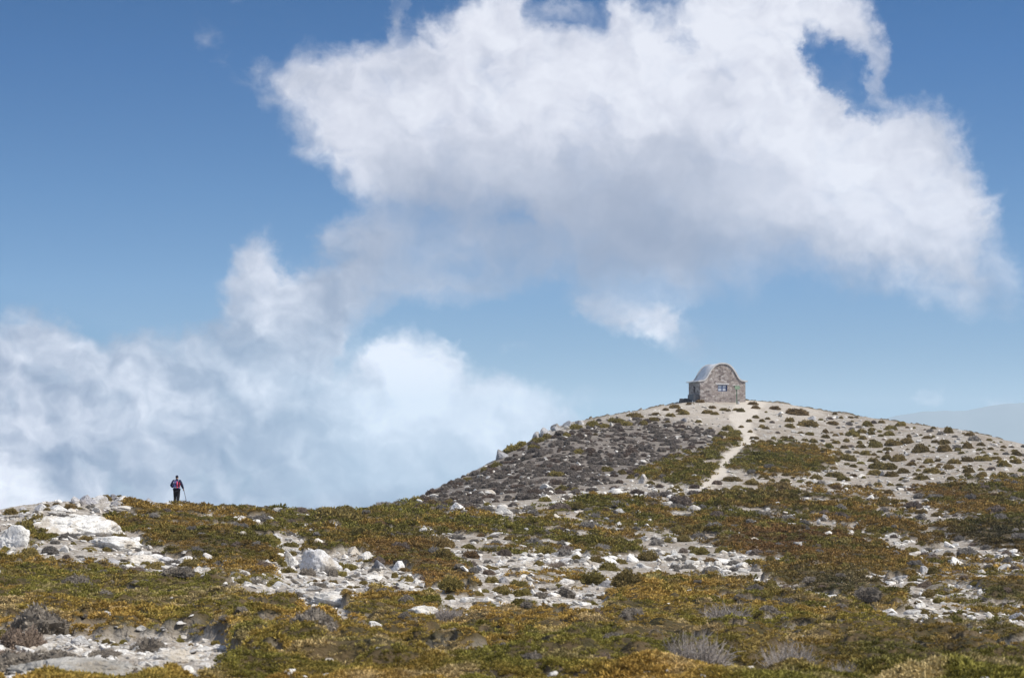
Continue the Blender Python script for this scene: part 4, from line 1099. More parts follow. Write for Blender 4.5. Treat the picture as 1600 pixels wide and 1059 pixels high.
HY = [  # grey cushions
 (40,1064,130,44),(125,1064,120,36),(205,1066,90,26),(10,1040,70,26),(88,1042,74,22),(160,1040,56,16),(235,1058,40,12),(130,1020,50,14),
 (60,995,110,46),(35,1015,60,40),(120,930,46,22),(165,945,50,12),(44,912,34,18),(30,898,36,13),(90,912,24,8),(278,922,46,15),(232,1020,50,24),(370,893,22,12),(270,880,26,9),(106,845,30,13),(190,860,20,8),(490,1040,72,34),(545,1012,56,24),(520,1000,36,16),(660,1008,40,14),(640,1015,50,10),(700,1038,50,14),(832,1062,46,18),(938,1062,44,28),(785,1052,30,14),(1000,968,44,16),(985,958,20,9),(930,962,26,12),(818,955,32,17),(845,940,28,14),(884,938,30,17),(862,902,36,15),(880,870,30,16),(884,862,26,12),(900,898,20,10),(640,882,22,15),(590,865,20,10),(520,905,18,11),(480,905,22,12),(600,905,18,7),(570,925,14,7),(630,925,12,5),(600,948,24,9),(560,975,22,11),(655,972,28,15),(632,980,20,12),(678,872,20,14),(700,873,22,14),(788,868,22,13),(770,862,26,11),(811,810,22,9),(826,800,18,9),(830,815,20,9),(780,770,22,9),(920,802,16,9),(930,812,16,10),(924,818,18,8),(960,806,12,7),(980,798,10,7),(1063,790,34,18),(1058,800,30,12),(1040,778,24,10),(1020,778,20,9),(995,772,24,8),(1097,797,14,8),(1086,804,16,8),(1075,812,18,6),(898,773,18,7),(960,762,20,6),(1257,770,10,6),(1282,757,16,8),(1535,762,14,9),(1272,762,14,6),(700,1005,22,8),(1000,1015,40,12),(960,1028,34,12),(850,1000,40,8),(455,1000,40,16),(1385,886,20,9),(1430,895,24,10),(1510,890,20,9),(1500,900,24,10),(1445,870,24,10),(1525,905,30,9),(1460,882,34,16),(1575,880,18,9),(1480,1000,30,14),(1455,1002,34,16),(1590,905,20,8),(1320,880,30,8),(1562,902,20,9),(1030,1062,20,10),(570,950,12,6),(345,935,16,8),(412,905,24,12),(400,915,20,9),(760,800,26,10),(470,810,18,8),(510,801,14,7),(570,800,18,7),(600,792,26,8),(620,790,22,8),(450,806,14,6),(330,850,18,8),(240,815,16,7),(270,835,20,8),(250,832,18,7),(330,828,16,7),
]
CUSH = []          # kind, u, v, w, h, tone
for t in HG: CUSH.append(('g', *t))
for t in HY: CUSH.append(('y', *t, 0))

def too_close(u, v, w, acc, cell, k):
    ci, cj = int(u // 40), int(v // 40)
    for a in (-1, 0, 1):
        for b in (-1, 0, 1):
            for (u2, v2, w2) in cell.get((ci + a, cj + b), ()):
                if abs(u - u2) < (w + w2) * .5 * k and abs(v - v2) < (w + w2) * .22 * k: return True
    return False
def grid_add(cell, u, v, w): cell.setdefault((int(u // 40), int(v // 40)), []).append((u, v, w))

cellA = {}
for (k, u, v, w, h, t) in CUSH: grid_add(cellA, u, v, w)
# more of both kinds where the photo has them
N = 80000
u, v, x, y = rand_px(N, v0=628, v1=1010)
z, mat, grey, path, top, rock = H(x, y)
hill = sstep(1120, 1200, u) * sstep(860, 760, v) * sstep(628, 660, v)
wg = (1 - mat) * (1 - path) * (.10 + .75 * hill * (.35 + .65 * sstep(640, 760, v))) * (1 - .65 * top) * (1 - .8 * grey) + .62 * (1 - mat) * (v > 765) * (.4 + rock)
wg = wg * sstep(-.3, .4, fbm(x * .35, y * .2, None, 2, 201)) * 1.1 + .07 * mat * (v < 870) + .10 * grey * sstep(.0, .4, fbm(x * .12, y * .12, None, 2, 202))
wy = .95 * grey + (1 - grey) * (.42 * (1 - mat) * (v > 755) * (1 - path) + .13 * mat) + .10 * hill * (1 - mat) * (1 - top)
wy = wy * np.where(grey > .4, 1, sstep(-.4, .4, fbm(x * .4, y * .25, None, 2, 203)))
pr = RNG.uniform(0, 1, len(u))
for i in range(len(u)):
    big = math.exp(RNG.normal(0, .40))
    s = (7.5 + 13 * float(sstep(640, 860, v[i]))) * big
    r = pr[i]
    if r < wg[i] * .5: kind, kk = 'g', .85
    elif r < wg[i] * .5 + wy[i] * .5:
        kind, kk = 'y', (.44 if grey[i] > .4 else .85)
        if grey[i] > .4: s = (8 + 5.5 * float(sstep(650, 780, v[i]))) * big
    else: continue
    if mat[i] > .5 and s > 18: s = 14 * big
    if v[i] < 765: s = min(s, 20)
    if too_close(u[i], v[i], s, None, cellA, kk): continue
    grid_add(cellA, u[i], v[i], s)
    CUSH.append((kind, float(u[i]), float(v[i]), s, s * RNG.uniform(.34, .48), float(np.clip(RNG.normal(.38, .25), 0, 1))))
print('cushions', len(CUSH), sum(c[0] == 'g' for c in CUSH))

def cush_col(kind, t, u, v):
    j = RNG.uniform(.75, 1.25)
    if kind == 'g':
        a, b = np.array([.135, .112, .030]), np.array([.110, .068, .036])
        c = (a * (1 - t) + b * t) * 1.95
    else:
        q = RNG.uniform()
        c = np.array([.285, .258, .228]) * (1 - .25 * q) if q < .75 else np.array([.21, .165, .135])
        if v > 900: c = c * np.array([1.05, 1.0, .92])
        elif v < 790 and u < 1130: c = c * np.array([.84, .79, .77])
    return c * j
NEAR_WORDS = ['left of', 'right of', 'above', 'below']
def rel_phrase(u, v):
    best = None
    for (lu, lv, lw, lh, ph) in LANDM:
        dx, dy = u - lu, (v - lv) * 1.6
        d = math.hypot(dx, dy)
        if d < 55 + lw * .6 and (best is None or d < best[0]): best = (d, dx, dy, ph)
    if not best: return None
    _, dx, dy, ph = best
    w = ('right of ' if dx > 0 else 'left of ') if abs(dx) > abs(dy) else ('below ' if dy > 0 else 'above ')
    return w + ph
LANDM += [(1151, 610, 12, 30, 'the green signpost'), (1120, 600, 90, 55, 'the stone chapel'), (276, 765, 24, 45, 'the hiker')]

THINGS = []       # (object, base label, u) to make labels unique at the end
for kind in 'gy':
    lst = sorted([c for c in CUSH if c[0] == kind], key=lambda c: -c[3] * c[4])
    for n, (k, u, v, w, h, t) in enumerate(lst[:290]):
        c = cush_col(k, t, u, v)
        me = (CU_GREEN if k == 'g' else CU_GREY)[n % 5]
        o = place('green_cushion_shrub' if k == 'g' else 'grey_cushion_shrub', me, u, v - h * .10, w * 1.0, h * .92, None, c, 'x', 'shrub', None, None,
                  (random.uniform(-.08, .08), random.uniform(-.08, .08)), .06, .62)
        size = 'broad' if w > 30 else ('medium' if w > 19 else 'small')
        if k == 'g': colr = 'rust brown' if t > .66 else ('olive brown' if t > .34 else 'mossy green')
        else: colr = 'dark grey' if c.mean() < .17 else ('pale grey' if c.mean() > .27 else 'dull grey')
        where = rel_phrase(u, v) or zone(u, v)
        THINGS.append([o, f'{size} {colr} cushion {where}', u, 'green and brown cushion shrubs' if k == 'g' else 'grey thorny cushion shrubs'])
    rest = lst[290:]
    pos, rot, scl, col = [], [], [], []
    ru = np.array([c[1] for c in rest]); rv = np.array([c[2] for c in rest])
    gx_, gy_ = ground_px(ru, rv)
    gz_ = H(np.nan_to_num(gx_, nan=0), np.nan_to_num(gy_, nan=100), False)
    for i, (k, u, v, w, h, t) in enumerate(rest):
        if math.isnan(gy_[i]): continue
        m = gy_[i] / F
        pos.append((gx_[i], gy_[i], gz_[i])); rot.append((0, 0, RNG.uniform(0, 6.28)))
        scl.append((w * m * .49, w * m * .49 * RNG.uniform(.8, 1.1), h * m * .85 / .6)); col.append(cush_col(k, t, u, v))
    scatter('small_cushion_shrubs' if k == 'g' else 'small_grey_shrubs', np.array(pos), rot, scl, RNG.integers(0, 3, len(pos)), np.array(col), CI_GREEN if kind == 'g' else CI_GREY,
            'small green and brown cushion plants dotted over the bare slopes' if kind == 'g' else 'mass of small grey cushion plants covering the flank of the hill', 'shrubs')
    print('rest', kind, len(pos))

# ------------------------------------------------------------------ loose rocks, one object each
cellR = {}
for b in BOULD: grid_add(cellR, b[2], b[3], b[4])
u, v, x, y = rand_px(9000, u0=-20, u1=1620, v0=640, v1=1050)
z, mat, grey, path, top, rock = H(x, y)
ROCKS = []
for i in range(len(u)):
    p = (1 - .88 * grey[i]) * (1 - mat[i]) * (.04 + .9 * rock[i]) * (1 - path[i]) * (1 - .7 * top[i]) + .01 * mat[i]
    if RNG.uniform() > p * .5: continue
    s = (5 + 11 * float(sstep(700, 900, v[i]))) * math.exp(RNG.normal(0, .45))
    if too_close(u[i], v[i], s, None, cellR, .8) or too_close(u[i], v[i], s * .3, None, cellA, .55): continue
    grid_add(cellR, u[i], v[i], s)
    ROCKS.append((float(u[i]), float(v[i]), s, s * RNG.uniform(.3, .6)))
ROCKS.sort(key=lambda r: -r[2] * r[3])
print('rocks', len(ROCKS))
for n, (u, v, w, h) in enumerate(ROCKS[:235]):
    q = RNG.uniform()
    tint = np.array([1.08, 1.06, 1.03]) if q < .55 else (np.array([.8, .8, .81]) if q < .85 else np.array([.5, .5, .53]))
    o = place('rock', ROCK_LO[n % 7], u, v, w, h, w * RNG.uniform(.6, 1.0), tint, 'x', 'rock', None, RNG.uniform(-.6, .6), (RNG.uniform(-.1, .1), RNG.uniform(-.1, .2)), .12, 1.1)
    size = 'large' if w > 20 else ('medium' if w > 13 else 'small')
    shape = 'flat' if h < w * .38 else ('chunky' if h > w * .5 else 'low')
    colr = 'white' if q < .55 else ('grey' if q < .85 else 'dark grey')
    where = rel_phrase(u, v) or zone(u, v)
    THINGS.append([o, f'{size} {shape} {colr} rock {where}', u, 'loose limestone rocks'])

ORD = {2: ['left one of two'], 3: 0}
from collections import defaultdict
dd = defaultdict(list)
for t in THINGS: dd[t[1]].append(t)
ORDW = ['leftmost'] + [w + ' from left' for w in 'second third fourth fifth sixth seventh eighth ninth tenth eleventh twelfth thirteenth fourteenth fifteenth sixteenth'.split()]
for lab, ts in dd.items():
    ts.sort(key=lambda t: t[2])
    n = len(ts)
    for i, t in enumerate(ts):
        if n == 1: l2 = lab
        elif n <= 16 and len(lab.split()) <= 13:
            l2 = lab + ', ' + ('rightmost' if i == n - 1 else ORDW[i])
        else: l2 = lab
        t[0]['label'] = l2; t[0]['group'] = t[3] if n == 1 or n <= 5 else t[3]


# ------------------------------------------------------------------ chapel
def mat_stone_wall():
    m, nt = new_mat('stone_masonry')
    p = nt.n('ShaderNodeTexCoord').outputs['Object']
    w = nt.vm('ADD', p, nt.vm('SCALE', nt.noise(p, 3, 2, .5, color=True), scale=.12))
    w = nt.vm('MULTIPLY', w, (1, 1, 1.5))
    v = nt.voro(w, 2.5); e = nt.voro(w, 2.5, 'DISTANCE_TO_EDGE')
    c = nt.xyz(v.outputs['Color'])[0]; c2 = nt.xyz(v.outputs['Color'])[1]
    st = nt.ramp(c, [(0, (.17, .14, .135)), (.3, (.36, .30, .275)), (.6, (.50, .43, .395)), (.85, (.60, .53, .49)), (1, (.72, .67, .64))])
    st = nt.mix(nt.math('MULTIPLY', c2, .35), st, (.26, .23, .23, 1))
    st = nt.mix(nt.mr(nt.noise(p, 14, 4, .7), .35, .65, 0, .4), st, (.16, .13, .11, 1))
    mo = nt.mr(e.outputs['Distance'], .0, .075, 1, 0)
    col = nt.mix(nt.math('MULTIPLY', mo, .8), st, (.40, .35, .31, 1))
    h = nt.math('SUBTRACT', nt.noise(p, 12, 4, .6), nt.math('MULTIPLY', mo, 1.2))
    finish(nt, col, .9, nt.bump(h, .9, .05), spec=.2)
    return m
def mat_simple(name, c1, c2, scale=3, rough=.8, bump=.2, metal=0.0, spec=.3):
    m, nt = new_mat(name)
    p = nt.n('ShaderNodeTexCoord').outputs['Object']
    n = nt.noise(p, scale, 6, .65)
    col = nt.mix(nt.mr(n, .35, .65), (*c1, 1), (*c2, 1))
    finish(nt, col, rough, nt.bump(nt.noise(p, scale * 6, 4, .6), bump, .02), metal=metal, spec=spec)
    return m
M_WALL = mat_stone_wall()
M_ROOF = mat_simple('weathered_cement', (.50, .505, .52), (.66, .665, .68), 1.6, .55, .4, spec=.5)
M_COPE = mat_simple('pale_cement', (.50, .49, .48), (.62, .61, .60), 3, .8, .3)
M_BLUE = mat_simple('blue_paint', (.02, .04, .13), (.035, .06, .18), 6, .5, .1, spec=.5)
M_GREEN = mat_simple('green_paint', (.02, .10, .045), (.035, .14, .065), 6, .5, .1, spec=.5)
M_BOARD = mat_simple('faded_green_board', (.22, .33, .22), (.34, .40, .29), 5, .6, .1, spec=.4)
M_DARK = mat_simple('unlit_opening', (.02, .022, .03), (.035, .035, .045), 6, .7, .1)  # near-black colour painting the unlit opening in the left wall
def mat_pane():
    m, nt = new_mat('window_glass')
    p = nt.n('ShaderNodeTexCoord').outputs['Object']
    col = nt.mix(nt.noise(p, 2, 3, .6), (.48, .52, .58, 1), (.62, .65, .70, 1))
    finish(nt, col, .15, None, spec=.8)
    return m
M_PANE = mat_pane()

CW, CL = 6.55, 5.8
HALF = [(0, 4.88), (.4, 4.85), (.8, 4.71), (1.15, 4.47), (1.45, 4.15), (1.7, 3.79), (1.92, 3.42), (2.1, 3.10), (2.3, 2.81), (2.52, 2.61), (2.85, 2.48), (CW / 2, 2.42)]
def profile(n=1):
    pts = [(-x, z) for x, z in HALF[::-1]] + [(x, z) for x, z in HALF[1:]]
    return pts
def build_chapel():
    a = R(11)
    Yf = 296.5; uf, vf = 1129.5, 623.5
    dx, dy, dz = ray(uf, vf)
    fx, fz = dx / dy * Yf, dz / dy * Yf
    cx, cy = fx - math.sin(a) * CL / 2, Yf + math.cos(a) * CL / 2
    root = empty('stone_chapel', (cx, cy, fz), a)
    tag(root, 'small stone chapel with a grey barrel roof on the hilltop', 'chapel')
    pr = profile(); T = .45; base = -1.0
    bm = bmesh.new()
    # front gable with its window opening
    x0, x1, z0, z1 = -.72, .66, 1.10, 2.0
    def topz(x): return float(np.interp(x, [p[0] for p in pr], [p[1] for p in pr]))
    def gable(yf, yb, hole):
        xs = sorted({p[0] for p in pr} | ({x0, x1} if hole else set()))
        vd = {}
        def V(x, z, y):
            k = (round(x, 4), round(z, 4), round(y, 4))
            if k not in vd: vd[k] = bm.verts.new((x, y, z))
            return vd[k]
        zl = [base] + ([z0, z1] if hole else [])
        fs = []
        for i in range(len(xs) - 1):
            a_, b_ = xs[i], xs[i + 1]
            za, zb = topz(a_), topz(b_)
            lv = zl + [None]
            for j in range(len(lv) - 1):
                if hole and j == 1 and a_ >= x0 - 1e-6 and b_ <= x1 + 1e-6: continue
                l0 = lv[j]; l1a = lv[j + 1] if lv[j + 1] is not None else za; l1b = lv[j + 1] if lv[j + 1] is not None else zb
                fs.append(bm.faces.new((V(a_, l0, yf), V(b_, l0, yf), V(b_, l1b, yf), V(a_, l1a, yf))))
        r = bmesh.ops.extrude_face_region(bm, geom=fs)
        vs = [g for g in r['geom'] if isinstance(g, bmesh.types.BMVert)]
        bmesh.ops.translate(bm, vec=(0, yb - yf, 0), verts=vs)
    yf = -CL / 2
    gable(yf, yf + T, True); gable(CL / 2, CL / 2 - T, False)
    # right wall, and left wall in pieces round its small window
    yA, yB = yf + T, CL / 2 - T
    hz = 2.41
    bm_box(bm, (CW / 2 - T / 2, 0, (hz + base) / 2), (T, yB - yA, hz - base))
    lx = -CW / 2 + T / 2
    wa, wb, wz0, wz1 = yf + 2.45, yf + 3.35, .95, 1.85
    bm_box(bm, (lx, (yA + wa) / 2, (hz + base) / 2), (T, wa - yA, hz - base))
    bm_box(bm, (lx, (wb + yB) / 2, (hz + base) / 2), (T, yB - wb, hz - base))
    bm_box(bm, (lx, (wa + wb) / 2, (wz0 + base) / 2), (T, wb - wa, wz0 - base))
    bm_box(bm, (lx, (wa + wb) / 2, (hz + wz1) / 2), (T, wb - wa, hz - wz1))
    link_mesh('wall', bm_mesh('wall', bm), M_WALL, root)
    # roof: one thick shell of the same curve, a little proud at the gables and eaves
    bm = bmesh.new()
    ys = np.linspace(-CL / 2 - .02, CL / 2 + .02, 9)
    prx = [(-CW / 2 - .28, 2.39)] + pr[1:-1] + [(CW / 2 + .28, 2.39)]
    fine = []
    P = np.array(prx); t = np.linspace(0, len(P) - 1, 70)
    ss = np.stack([pchip(np.arange(len(P)), P[:, 0], t), pchip(np.arange(len(P)), P[:, 1], t)], 1)
    tan = np.gradient(ss, axis=0); nrm = np.stack([-tan[:, 1], tan[:, 0]], 1); nrm /= np.linalg.norm(nrm, axis=1)[:, None]
    def shell(bm, y0, y1, lo, hi):
        rows = []
        for yv in (y0, y1):
            rows.append(([bm.verts.new((p[0] + n[0] * lo, yv, p[1] + n[1] * lo)) for p, n in zip(ss, nrm)],
                         [bm.verts.new((p[0] + n[0] * hi, yv, p[1] + n[1] * hi)) for p, n in zip(ss, nrm)]))
        for i in range(len(ss) - 1):
            for k in (0, 1):
                bm.faces.new((rows[0][k][i], rows[0][k][i + 1], rows[1][k][i + 1], rows[1][k][i]))
                bm.faces.new((rows[k][0][i], rows[k][0][i + 1], rows[k][1][i + 1], rows[k][1][i]))
        for i in (0, -1):
            bm.faces.new((rows[0][0][i], rows[0][1][i], rows[1][1][i], rows[1][0][i]))
    shell(bm, -CL / 2 + .16, CL / 2 - .16, .012, .13)
    me = bm_mesh('roof', bm, True)
    rf = link_mesh('roof', me, M_ROOF, root)
    for nm, ya, yb in (('gable_coping', -CL / 2 - .12, -CL / 2 + .157), ('gable_coping', CL / 2 - .157, CL / 2 + .12)):
        bm = bmesh.new(); shell(bm, ya, yb, .006, .20)
        link_mesh(nm, bm_mesh(nm, bm, False), M_COPE, rf)
    # front window
    wn = bpy.data.objects.new('window', None); COL.objects.link(wn); wn.parent = root; wn.location = (0, -CL / 2, 0)
    bm = bmesh.new()
    yy = .14; d = .09; fw = .085
    X0, X1, Z0, Z1 = x0 + .003, x1 - .003, z0 + .003, z1 - .003
    for c, s in [(((X0 + X1) / 2, yy, Z0 + fw / 2), (X1 - X0, d, fw)), (((X0 + X1) / 2, yy, Z1 - fw / 2), (X1 - X0, d, fw)),
                 ((X0 + fw / 2, yy, (Z0 + Z1) / 2), (fw, d, Z1 - Z0 - 2 * fw)), ((X1 - .09, yy, (Z0 + Z1) / 2), (.18, d, Z1 - Z0 - 2 * fw)),
                 (((X0 + X1) / 2 - .04, yy, (Z0 + Z1) / 2), (.13, d * .8, Z1 - Z0 - 2 * fw))]:
        bm_box(bm, c, s)
    for sgn in (-1, 1):
        xa, xb = (X0 + fw, (X0 + X1) / 2 - .09) if sgn < 0 else ((X0 + X1) / 2 + .01, X1 - .18)
        bm_box(bm, ((xa + xb) / 2, yy, (Z0 + Z1) / 2), (xb - xa, d * .7, .075))
    link_mesh('frame', bm_mesh('frame', bm), M_BLUE, wn)
    for (xa, xb) in ((X0 + fw, (X0 + X1) / 2 - .09), ((X0 + X1) / 2 + .01, X1 - .18)):
        for (za, zb) in ((Z0 + fw, (Z0 + Z1) / 2 - .037), ((Z0 + Z1) / 2 + .037, Z1 - fw)):
            bm = bmesh.new(); bm_box(bm, ((xa + xb) / 2, yy + .01, (za + zb) / 2), (xb - xa, .012, zb - za))
            link_mesh('pane', bm_mesh('pane', bm), M_PANE, wn)
    bm = bmesh.new(); bm_box(bm, (-.03, -.012, z1 + .11), (1.85, .05, .20), 0, .01)
    link_mesh('lintel', bm_mesh('lintel', bm), M_COPE, wn)
    # small window in the left wall; a dark panel paints its unlit opening
    w2 = bpy.data.objects.new('window', None); COL.objects.link(w2); w2.parent = root; w2.location = (-CW / 2, 0, 0)
    bm = bmesh.new(); bm_box(bm, (.20, (wa + wb) / 2, (wz0 + wz1) / 2), (.06, wb - wa - .006, wz1 - wz0 - .006))
    link_mesh('dark_panel', bm_mesh('dark_panel', bm), M_DARK, w2)
    # low masonry bench along the left wall
    bm = bmesh.new(); bm_box(bm, (-CW / 2 - .37, -CL / 2 + 2.1, -.1), (.72, 3.4, 1.6), 0, .06)
    link_mesh('stone_bench', bm_mesh('stone_bench', bm), M_COPE2, root)
    return root, a
M_COPE2 = mat_simple('grey_render', (.13, .135, .145), (.20, .20, .205), 2.5, .9, .5)
chapel, chapel_a = build_chapel()

# low ruined wall left of the chapel
def low_wall():
    x, y, z = on_ground(1069.5, 627.5)
    y = 297.5; dx, dy, dz = ray(1069.5, 627); x = float(dx / dy * y); z = Hz(x, y)
    bm = bmesh.new(); rg = random.Random(5)
    for row in range(3):
        xx = -.75 + .05 * row
        while xx < .75 - .12 * row:
            w = rg.uniform(.22, .42); h = rg.uniform(.20, .28)
            for dpt in (-.2, .2):
                vs = bm_box(bm, (xx + w / 2, dpt + rg.uniform(-.04, .04), -.06 + row * .2 + h / 2), (w * .96, .4, h), 0, .04)
            xx += w
    o = link_mesh('dry_stone_wall', bm_mesh('dry_stone_wall', bm), M_DWALL)
    o.location = (x, y, z); o.rotation_euler = (0, 0, .15)
    tag(o, 'low dark dry stone wall stub at the left of the chapel', 'wall')
M_DWALL = mat_simple('dark_stone', (.055, .058, .07), (.13, .13, .14), 5, .9, .6)
low_wall()

def signpost():
    Y = 294.2; dx, dy, dz = ray(1151.2, 624.5)
    x = float(dx / dy * Y); z = Hz(x, Y)
    root = empty('signpost', (x, Y, z), .15)
    tag(root, 'green signpost with a pale green board in front of the chapel', 'signpost')
    bm = bmesh.new(); bm_tube(bm, [(0, 0, -.3), (0, 0, 2.55)], .055, 10)
    bmesh.ops.create_uvsphere(bm, u_segments=10, v_segments=6, radius=.06, matrix=Matrix.Translation((0, 0, 2.55)))
    link_mesh('post', bm_mesh('post', bm), M_GREEN, root)
    bm = bmesh.new(); bm_box(bm, (.08, -.075, 2.28), (.62, .035, .42), 0, .01)
    b = link_mesh('board', bm_mesh('board', bm), M_BOARD, root)
    bm = bmesh.new()
    for s in [((.08, -.075, 2.51), (.68, .06, .04)), ((.08, -.075, 2.05), (.68, .06, .04)), ((-.25, -.075, 2.28), (.04, .06, .42)), ((.41, -.075, 2.28), (.04, .06, .42))]: bm_box(bm, *s)
    link_mesh('board_frame', bm_mesh('board_frame', bm), M_BOARD, b)
    bm = bmesh.new()
    v = [bm.verts.new(p) for p in ((-.06, -.03, 2.46), (-.36, -.03, 2.50), (-.47, -.03, 2.42), (-.36, -.03, 2.34), (-.06, -.03, 2.36))]
    f = bm.faces.new(v); r = bmesh.ops.extrude_face_region(bm, geom=[f])
    bmesh.ops.translate(bm, vec=(0, .03, 0), verts=[g for g in r['geom'] if isinstance(g, bmesh.types.BMVert)])
    link_mesh('arrow_plate', bm_mesh('arrow_plate', bm), M_GREEN, root)
    bm = bmesh.new(); bm_box(bm, (.25, -.02, .18), (.28, .3, .44), .2, .07)
    link_mesh('footing_stone', bm_mesh('footing_stone', bm), M_COPE, root)
signpost()

# ------------------------------------------------------------------ the hiker
def skin_mesh(name, pts, edges, radii, root=0, sub=2):
    me = bpy.data.meshes.new(name); me.from_pydata([tuple(p) for p in pts], edges, []); me.update()
    o = bpy.data.objects.new(name, me); COL.objects.link(o)
    sk = o.modifiers.new('skin', 'SKIN'); sk.use_smooth_shade = True
    if not me.skin_vertices: 
        bpy.context.view_layer.objects.active = o
    lay = me.skin_vertices[0].data if me.skin_vertices else None
    if lay is None:
        with bpy.context.temp_override(object=o, active_object=o): bpy.ops.mesh.customdata_skin_add()
        lay = me.skin_vertices[0].data
    for i, r in enumerate(radii):
        lay[i].radius = r if hasattr(r, '__len__') else (r, r)
        lay[i].use_root = (i == root)
    sb = o.modifiers.new('sub', 'SUBSURF'); sb.levels = sub; sb.render_levels = sub
    dg = bpy.context.evaluated_depsgraph_get()
    res = bpy.data.meshes.new_from_object(o.evaluated_get(dg))
    bpy.data.objects.remove(o)
    res.name = name
    for p in res.polygons: p.use_smooth = True
    return res

def hiker():
    x, y, z = on_ground(276, 788.5)
    z += .04
    root_loc = (x, y, z)
    skin = mat_simple('skin', (.42, .25, .17), (.48, .29, .20), 4, .6, .05)
    navy = mat_simple('navy_cloth', (.012, .014, .045), (.022, .025, .065), 9, .8, .3)
    black = mat_simple('black_cloth', (.010, .010, .014), (.018, .018, .024), 9, .8, .3)
    red = mat_simple('red_cloth', (.25, .012, .03), (.35, .02, .05), 9, .8, .3)
    pink = mat_simple('pink_cloth', (.62, .06, .14), (.70, .12, .20), 9, .7, .2)
    bluec = mat_simple('blue_pack_cloth', (.035, .045, .17), (.06, .07, .24), 9, .7, .2)
    greyc = mat_simple('grey_strap', (.32, .34, .42), (.42, .44, .52), 9, .6, .2)
    boot = mat_simple('boot_leather', (.03, .022, .016), (.05, .035, .025), 9, .6, .3)
    metal = mat_simple('pole_metal', (.10, .11, .15), (.14, .15, .20), 9, .5, .0)
    # joints (metres, facing +Y = away from the camera; x to the right)
    J = dict(pel=(0, 0, .95), sp=(0, 0, 1.12), ch=(.0, .01, 1.32), nk=(0, .03, 1.50), hb=(0, .05, 1.58), hd=(0, .06, 1.68),
             ls=(-.19, .01, 1.43), le=(-.34, -.03, 1.17), lw=(-.20, .10, 1.03),
             rs=(.19, .01, 1.43), re=(.30, .02, 1.16), rw=(.385, .14, .93),
             lh=(-.10, 0, .92), lk=(-.10, .05, .50), la=(-.10, .0, .10),
             rh=(.10, 0, .92), rk=(.085, .02, .50), ra=(.07, -.10, .11))
    ks = list(J); ix = {k: i for i, k in enumerate(ks)}
    E = [('pel', 'sp'), ('sp', 'ch'), ('ch', 'nk'), ('nk', 'hb'), ('hb', 'hd'), ('ch', 'ls'), ('ls', 'le'), ('le', 'lw'), ('ch', 'rs'), ('rs', 're'), ('re', 'rw'),
         ('pel', 'lh'), ('lh', 'lk'), ('lk', 'la'), ('pel', 'rh'), ('rh', 'rk'), ('rk', 'ra')]
    rad = dict(pel=(.13, .11), sp=(.125, .10), ch=(.145, .11), nk=(.055, .055), hb=(.075, .085), hd=(.078, .095), ls=.06, le=.042, lw=.026, rs=.06, re=.042, rw=.026,
               lh=.085, lk=.055, la=.038, rh=.085, rk=.055, ra=.038)
    P = [J[k] for k in ks]; Rr = [rad[k] for k in ks]; EE = [(ix[a], ix[b]) for a, b in E]
    def add(p, r, par):
        P.append(tuple(p)); Rr.append(r); EE.append((par, len(P) - 1)); return len(P) - 1
    # feet
    for k in ('la', 'ra'):
        a = J[k]; h = add((a[0], a[1] + .02, .045), .035, ix[k]); add((a[0] + (.01 if k == 'ra' else -.01), a[1] + .17, .03), .028, h)
    # hands: palm, four curled fingers and a thumb from the side of the palm
    for k, sx in (('lw', -1), ('rw', 1)):
        w = Vector(J[k]); d = Vector((0, .9, -.45)).normalized() if sx > 0 else Vector((.55, .6, -.2)).normalized()
        palm = add(w + d * .07, (.034, .018), ix[k])
        side = Vector((1, 0, 0)) if sx > 0 else Vector((.3, -.3, .9)).normalized()
        for f in range(4):
            o1 = w + d * .085 + side * (.010 * (f - 1.5) * 1.6)
            k1 = add(o1 + d * .02, .010, palm)
            dn = Vector((-.35 * sx, 0, -1)).normalized()
            L = [.030, .034, .032, .026][f]
            k2 = add(o1 + d * (.02 + L * .6) + dn * L * .5, .009, k1); add(o1 + d * (.02 + L * .3) + dn * L * 1.25, .0075, k2)
        t1 = add(w + d * .035 + side * -.035 + Vector((0, .01, .0)), .011, palm); add(w + d * .065 + side * -.045 + Vector((0, 0, -.02)), .009, t1)
    # nose, ears
    nb = ix['hd']
    body = skin_mesh('person', P, EE, Rr, 0, 2)
    person = link_mesh('person', body, skin)
    person.location = root_loc
    tag(person, 'lone hiker in dark jacket and trousers walking away on the ridge, holding a pole', 'person')
    bm = bmesh.new()
    bmesh.ops.create_uvsphere(bm, u_segments=12, v_segments=8, radius=.1, matrix=Matrix.Translation((0, .06, 1.69)) @ Matrix.Diagonal((.86, 1.05, 1.05, 1)))
    def part(nm, pts, ed, rr, m, par=person, sub=2):
        me = skin_mesh(nm, pts, ed, rr, 0, sub); return link_mesh(nm, me, m, par)
    # head features as part of hair/cap and a face mesh
    bm2 = bmesh.new()
    vs = bmesh.ops.create_uvsphere(bm2, u_segments=20, v_segments=14, radius=1)['verts']
    for v_ in vs:
        c = v_.co
        c.x *= .078; c.z *= .112; c.y *= .096
        if c.y > .03 and abs(c.x) < .02 and -.035 < c.z < .01: c.y += .022          # nose
        if c.y > .03 and -.075 < c.z < -.045 and abs(c.x) < .035: c.y += .006         # mouth
        if c.y > .03 and .0 < c.z < .03 and .015 < abs(c.x) < .05: c.y -= .008        # eye sockets
        if abs(c.x) > .070 and -.03 < c.z < .03 and abs(c.y) < .025: c.x *= 1.18       # ears
        c += Vector((0, .06, 1.655))
    link_mesh('head', bm_mesh('head', bm2, True), skin, person)
    bm.free()
    bm = bmesh.new()
    vs = bmesh.ops.create_uvsphere(bm, u_segments=20, v_segments=12, radius=1)['verts']
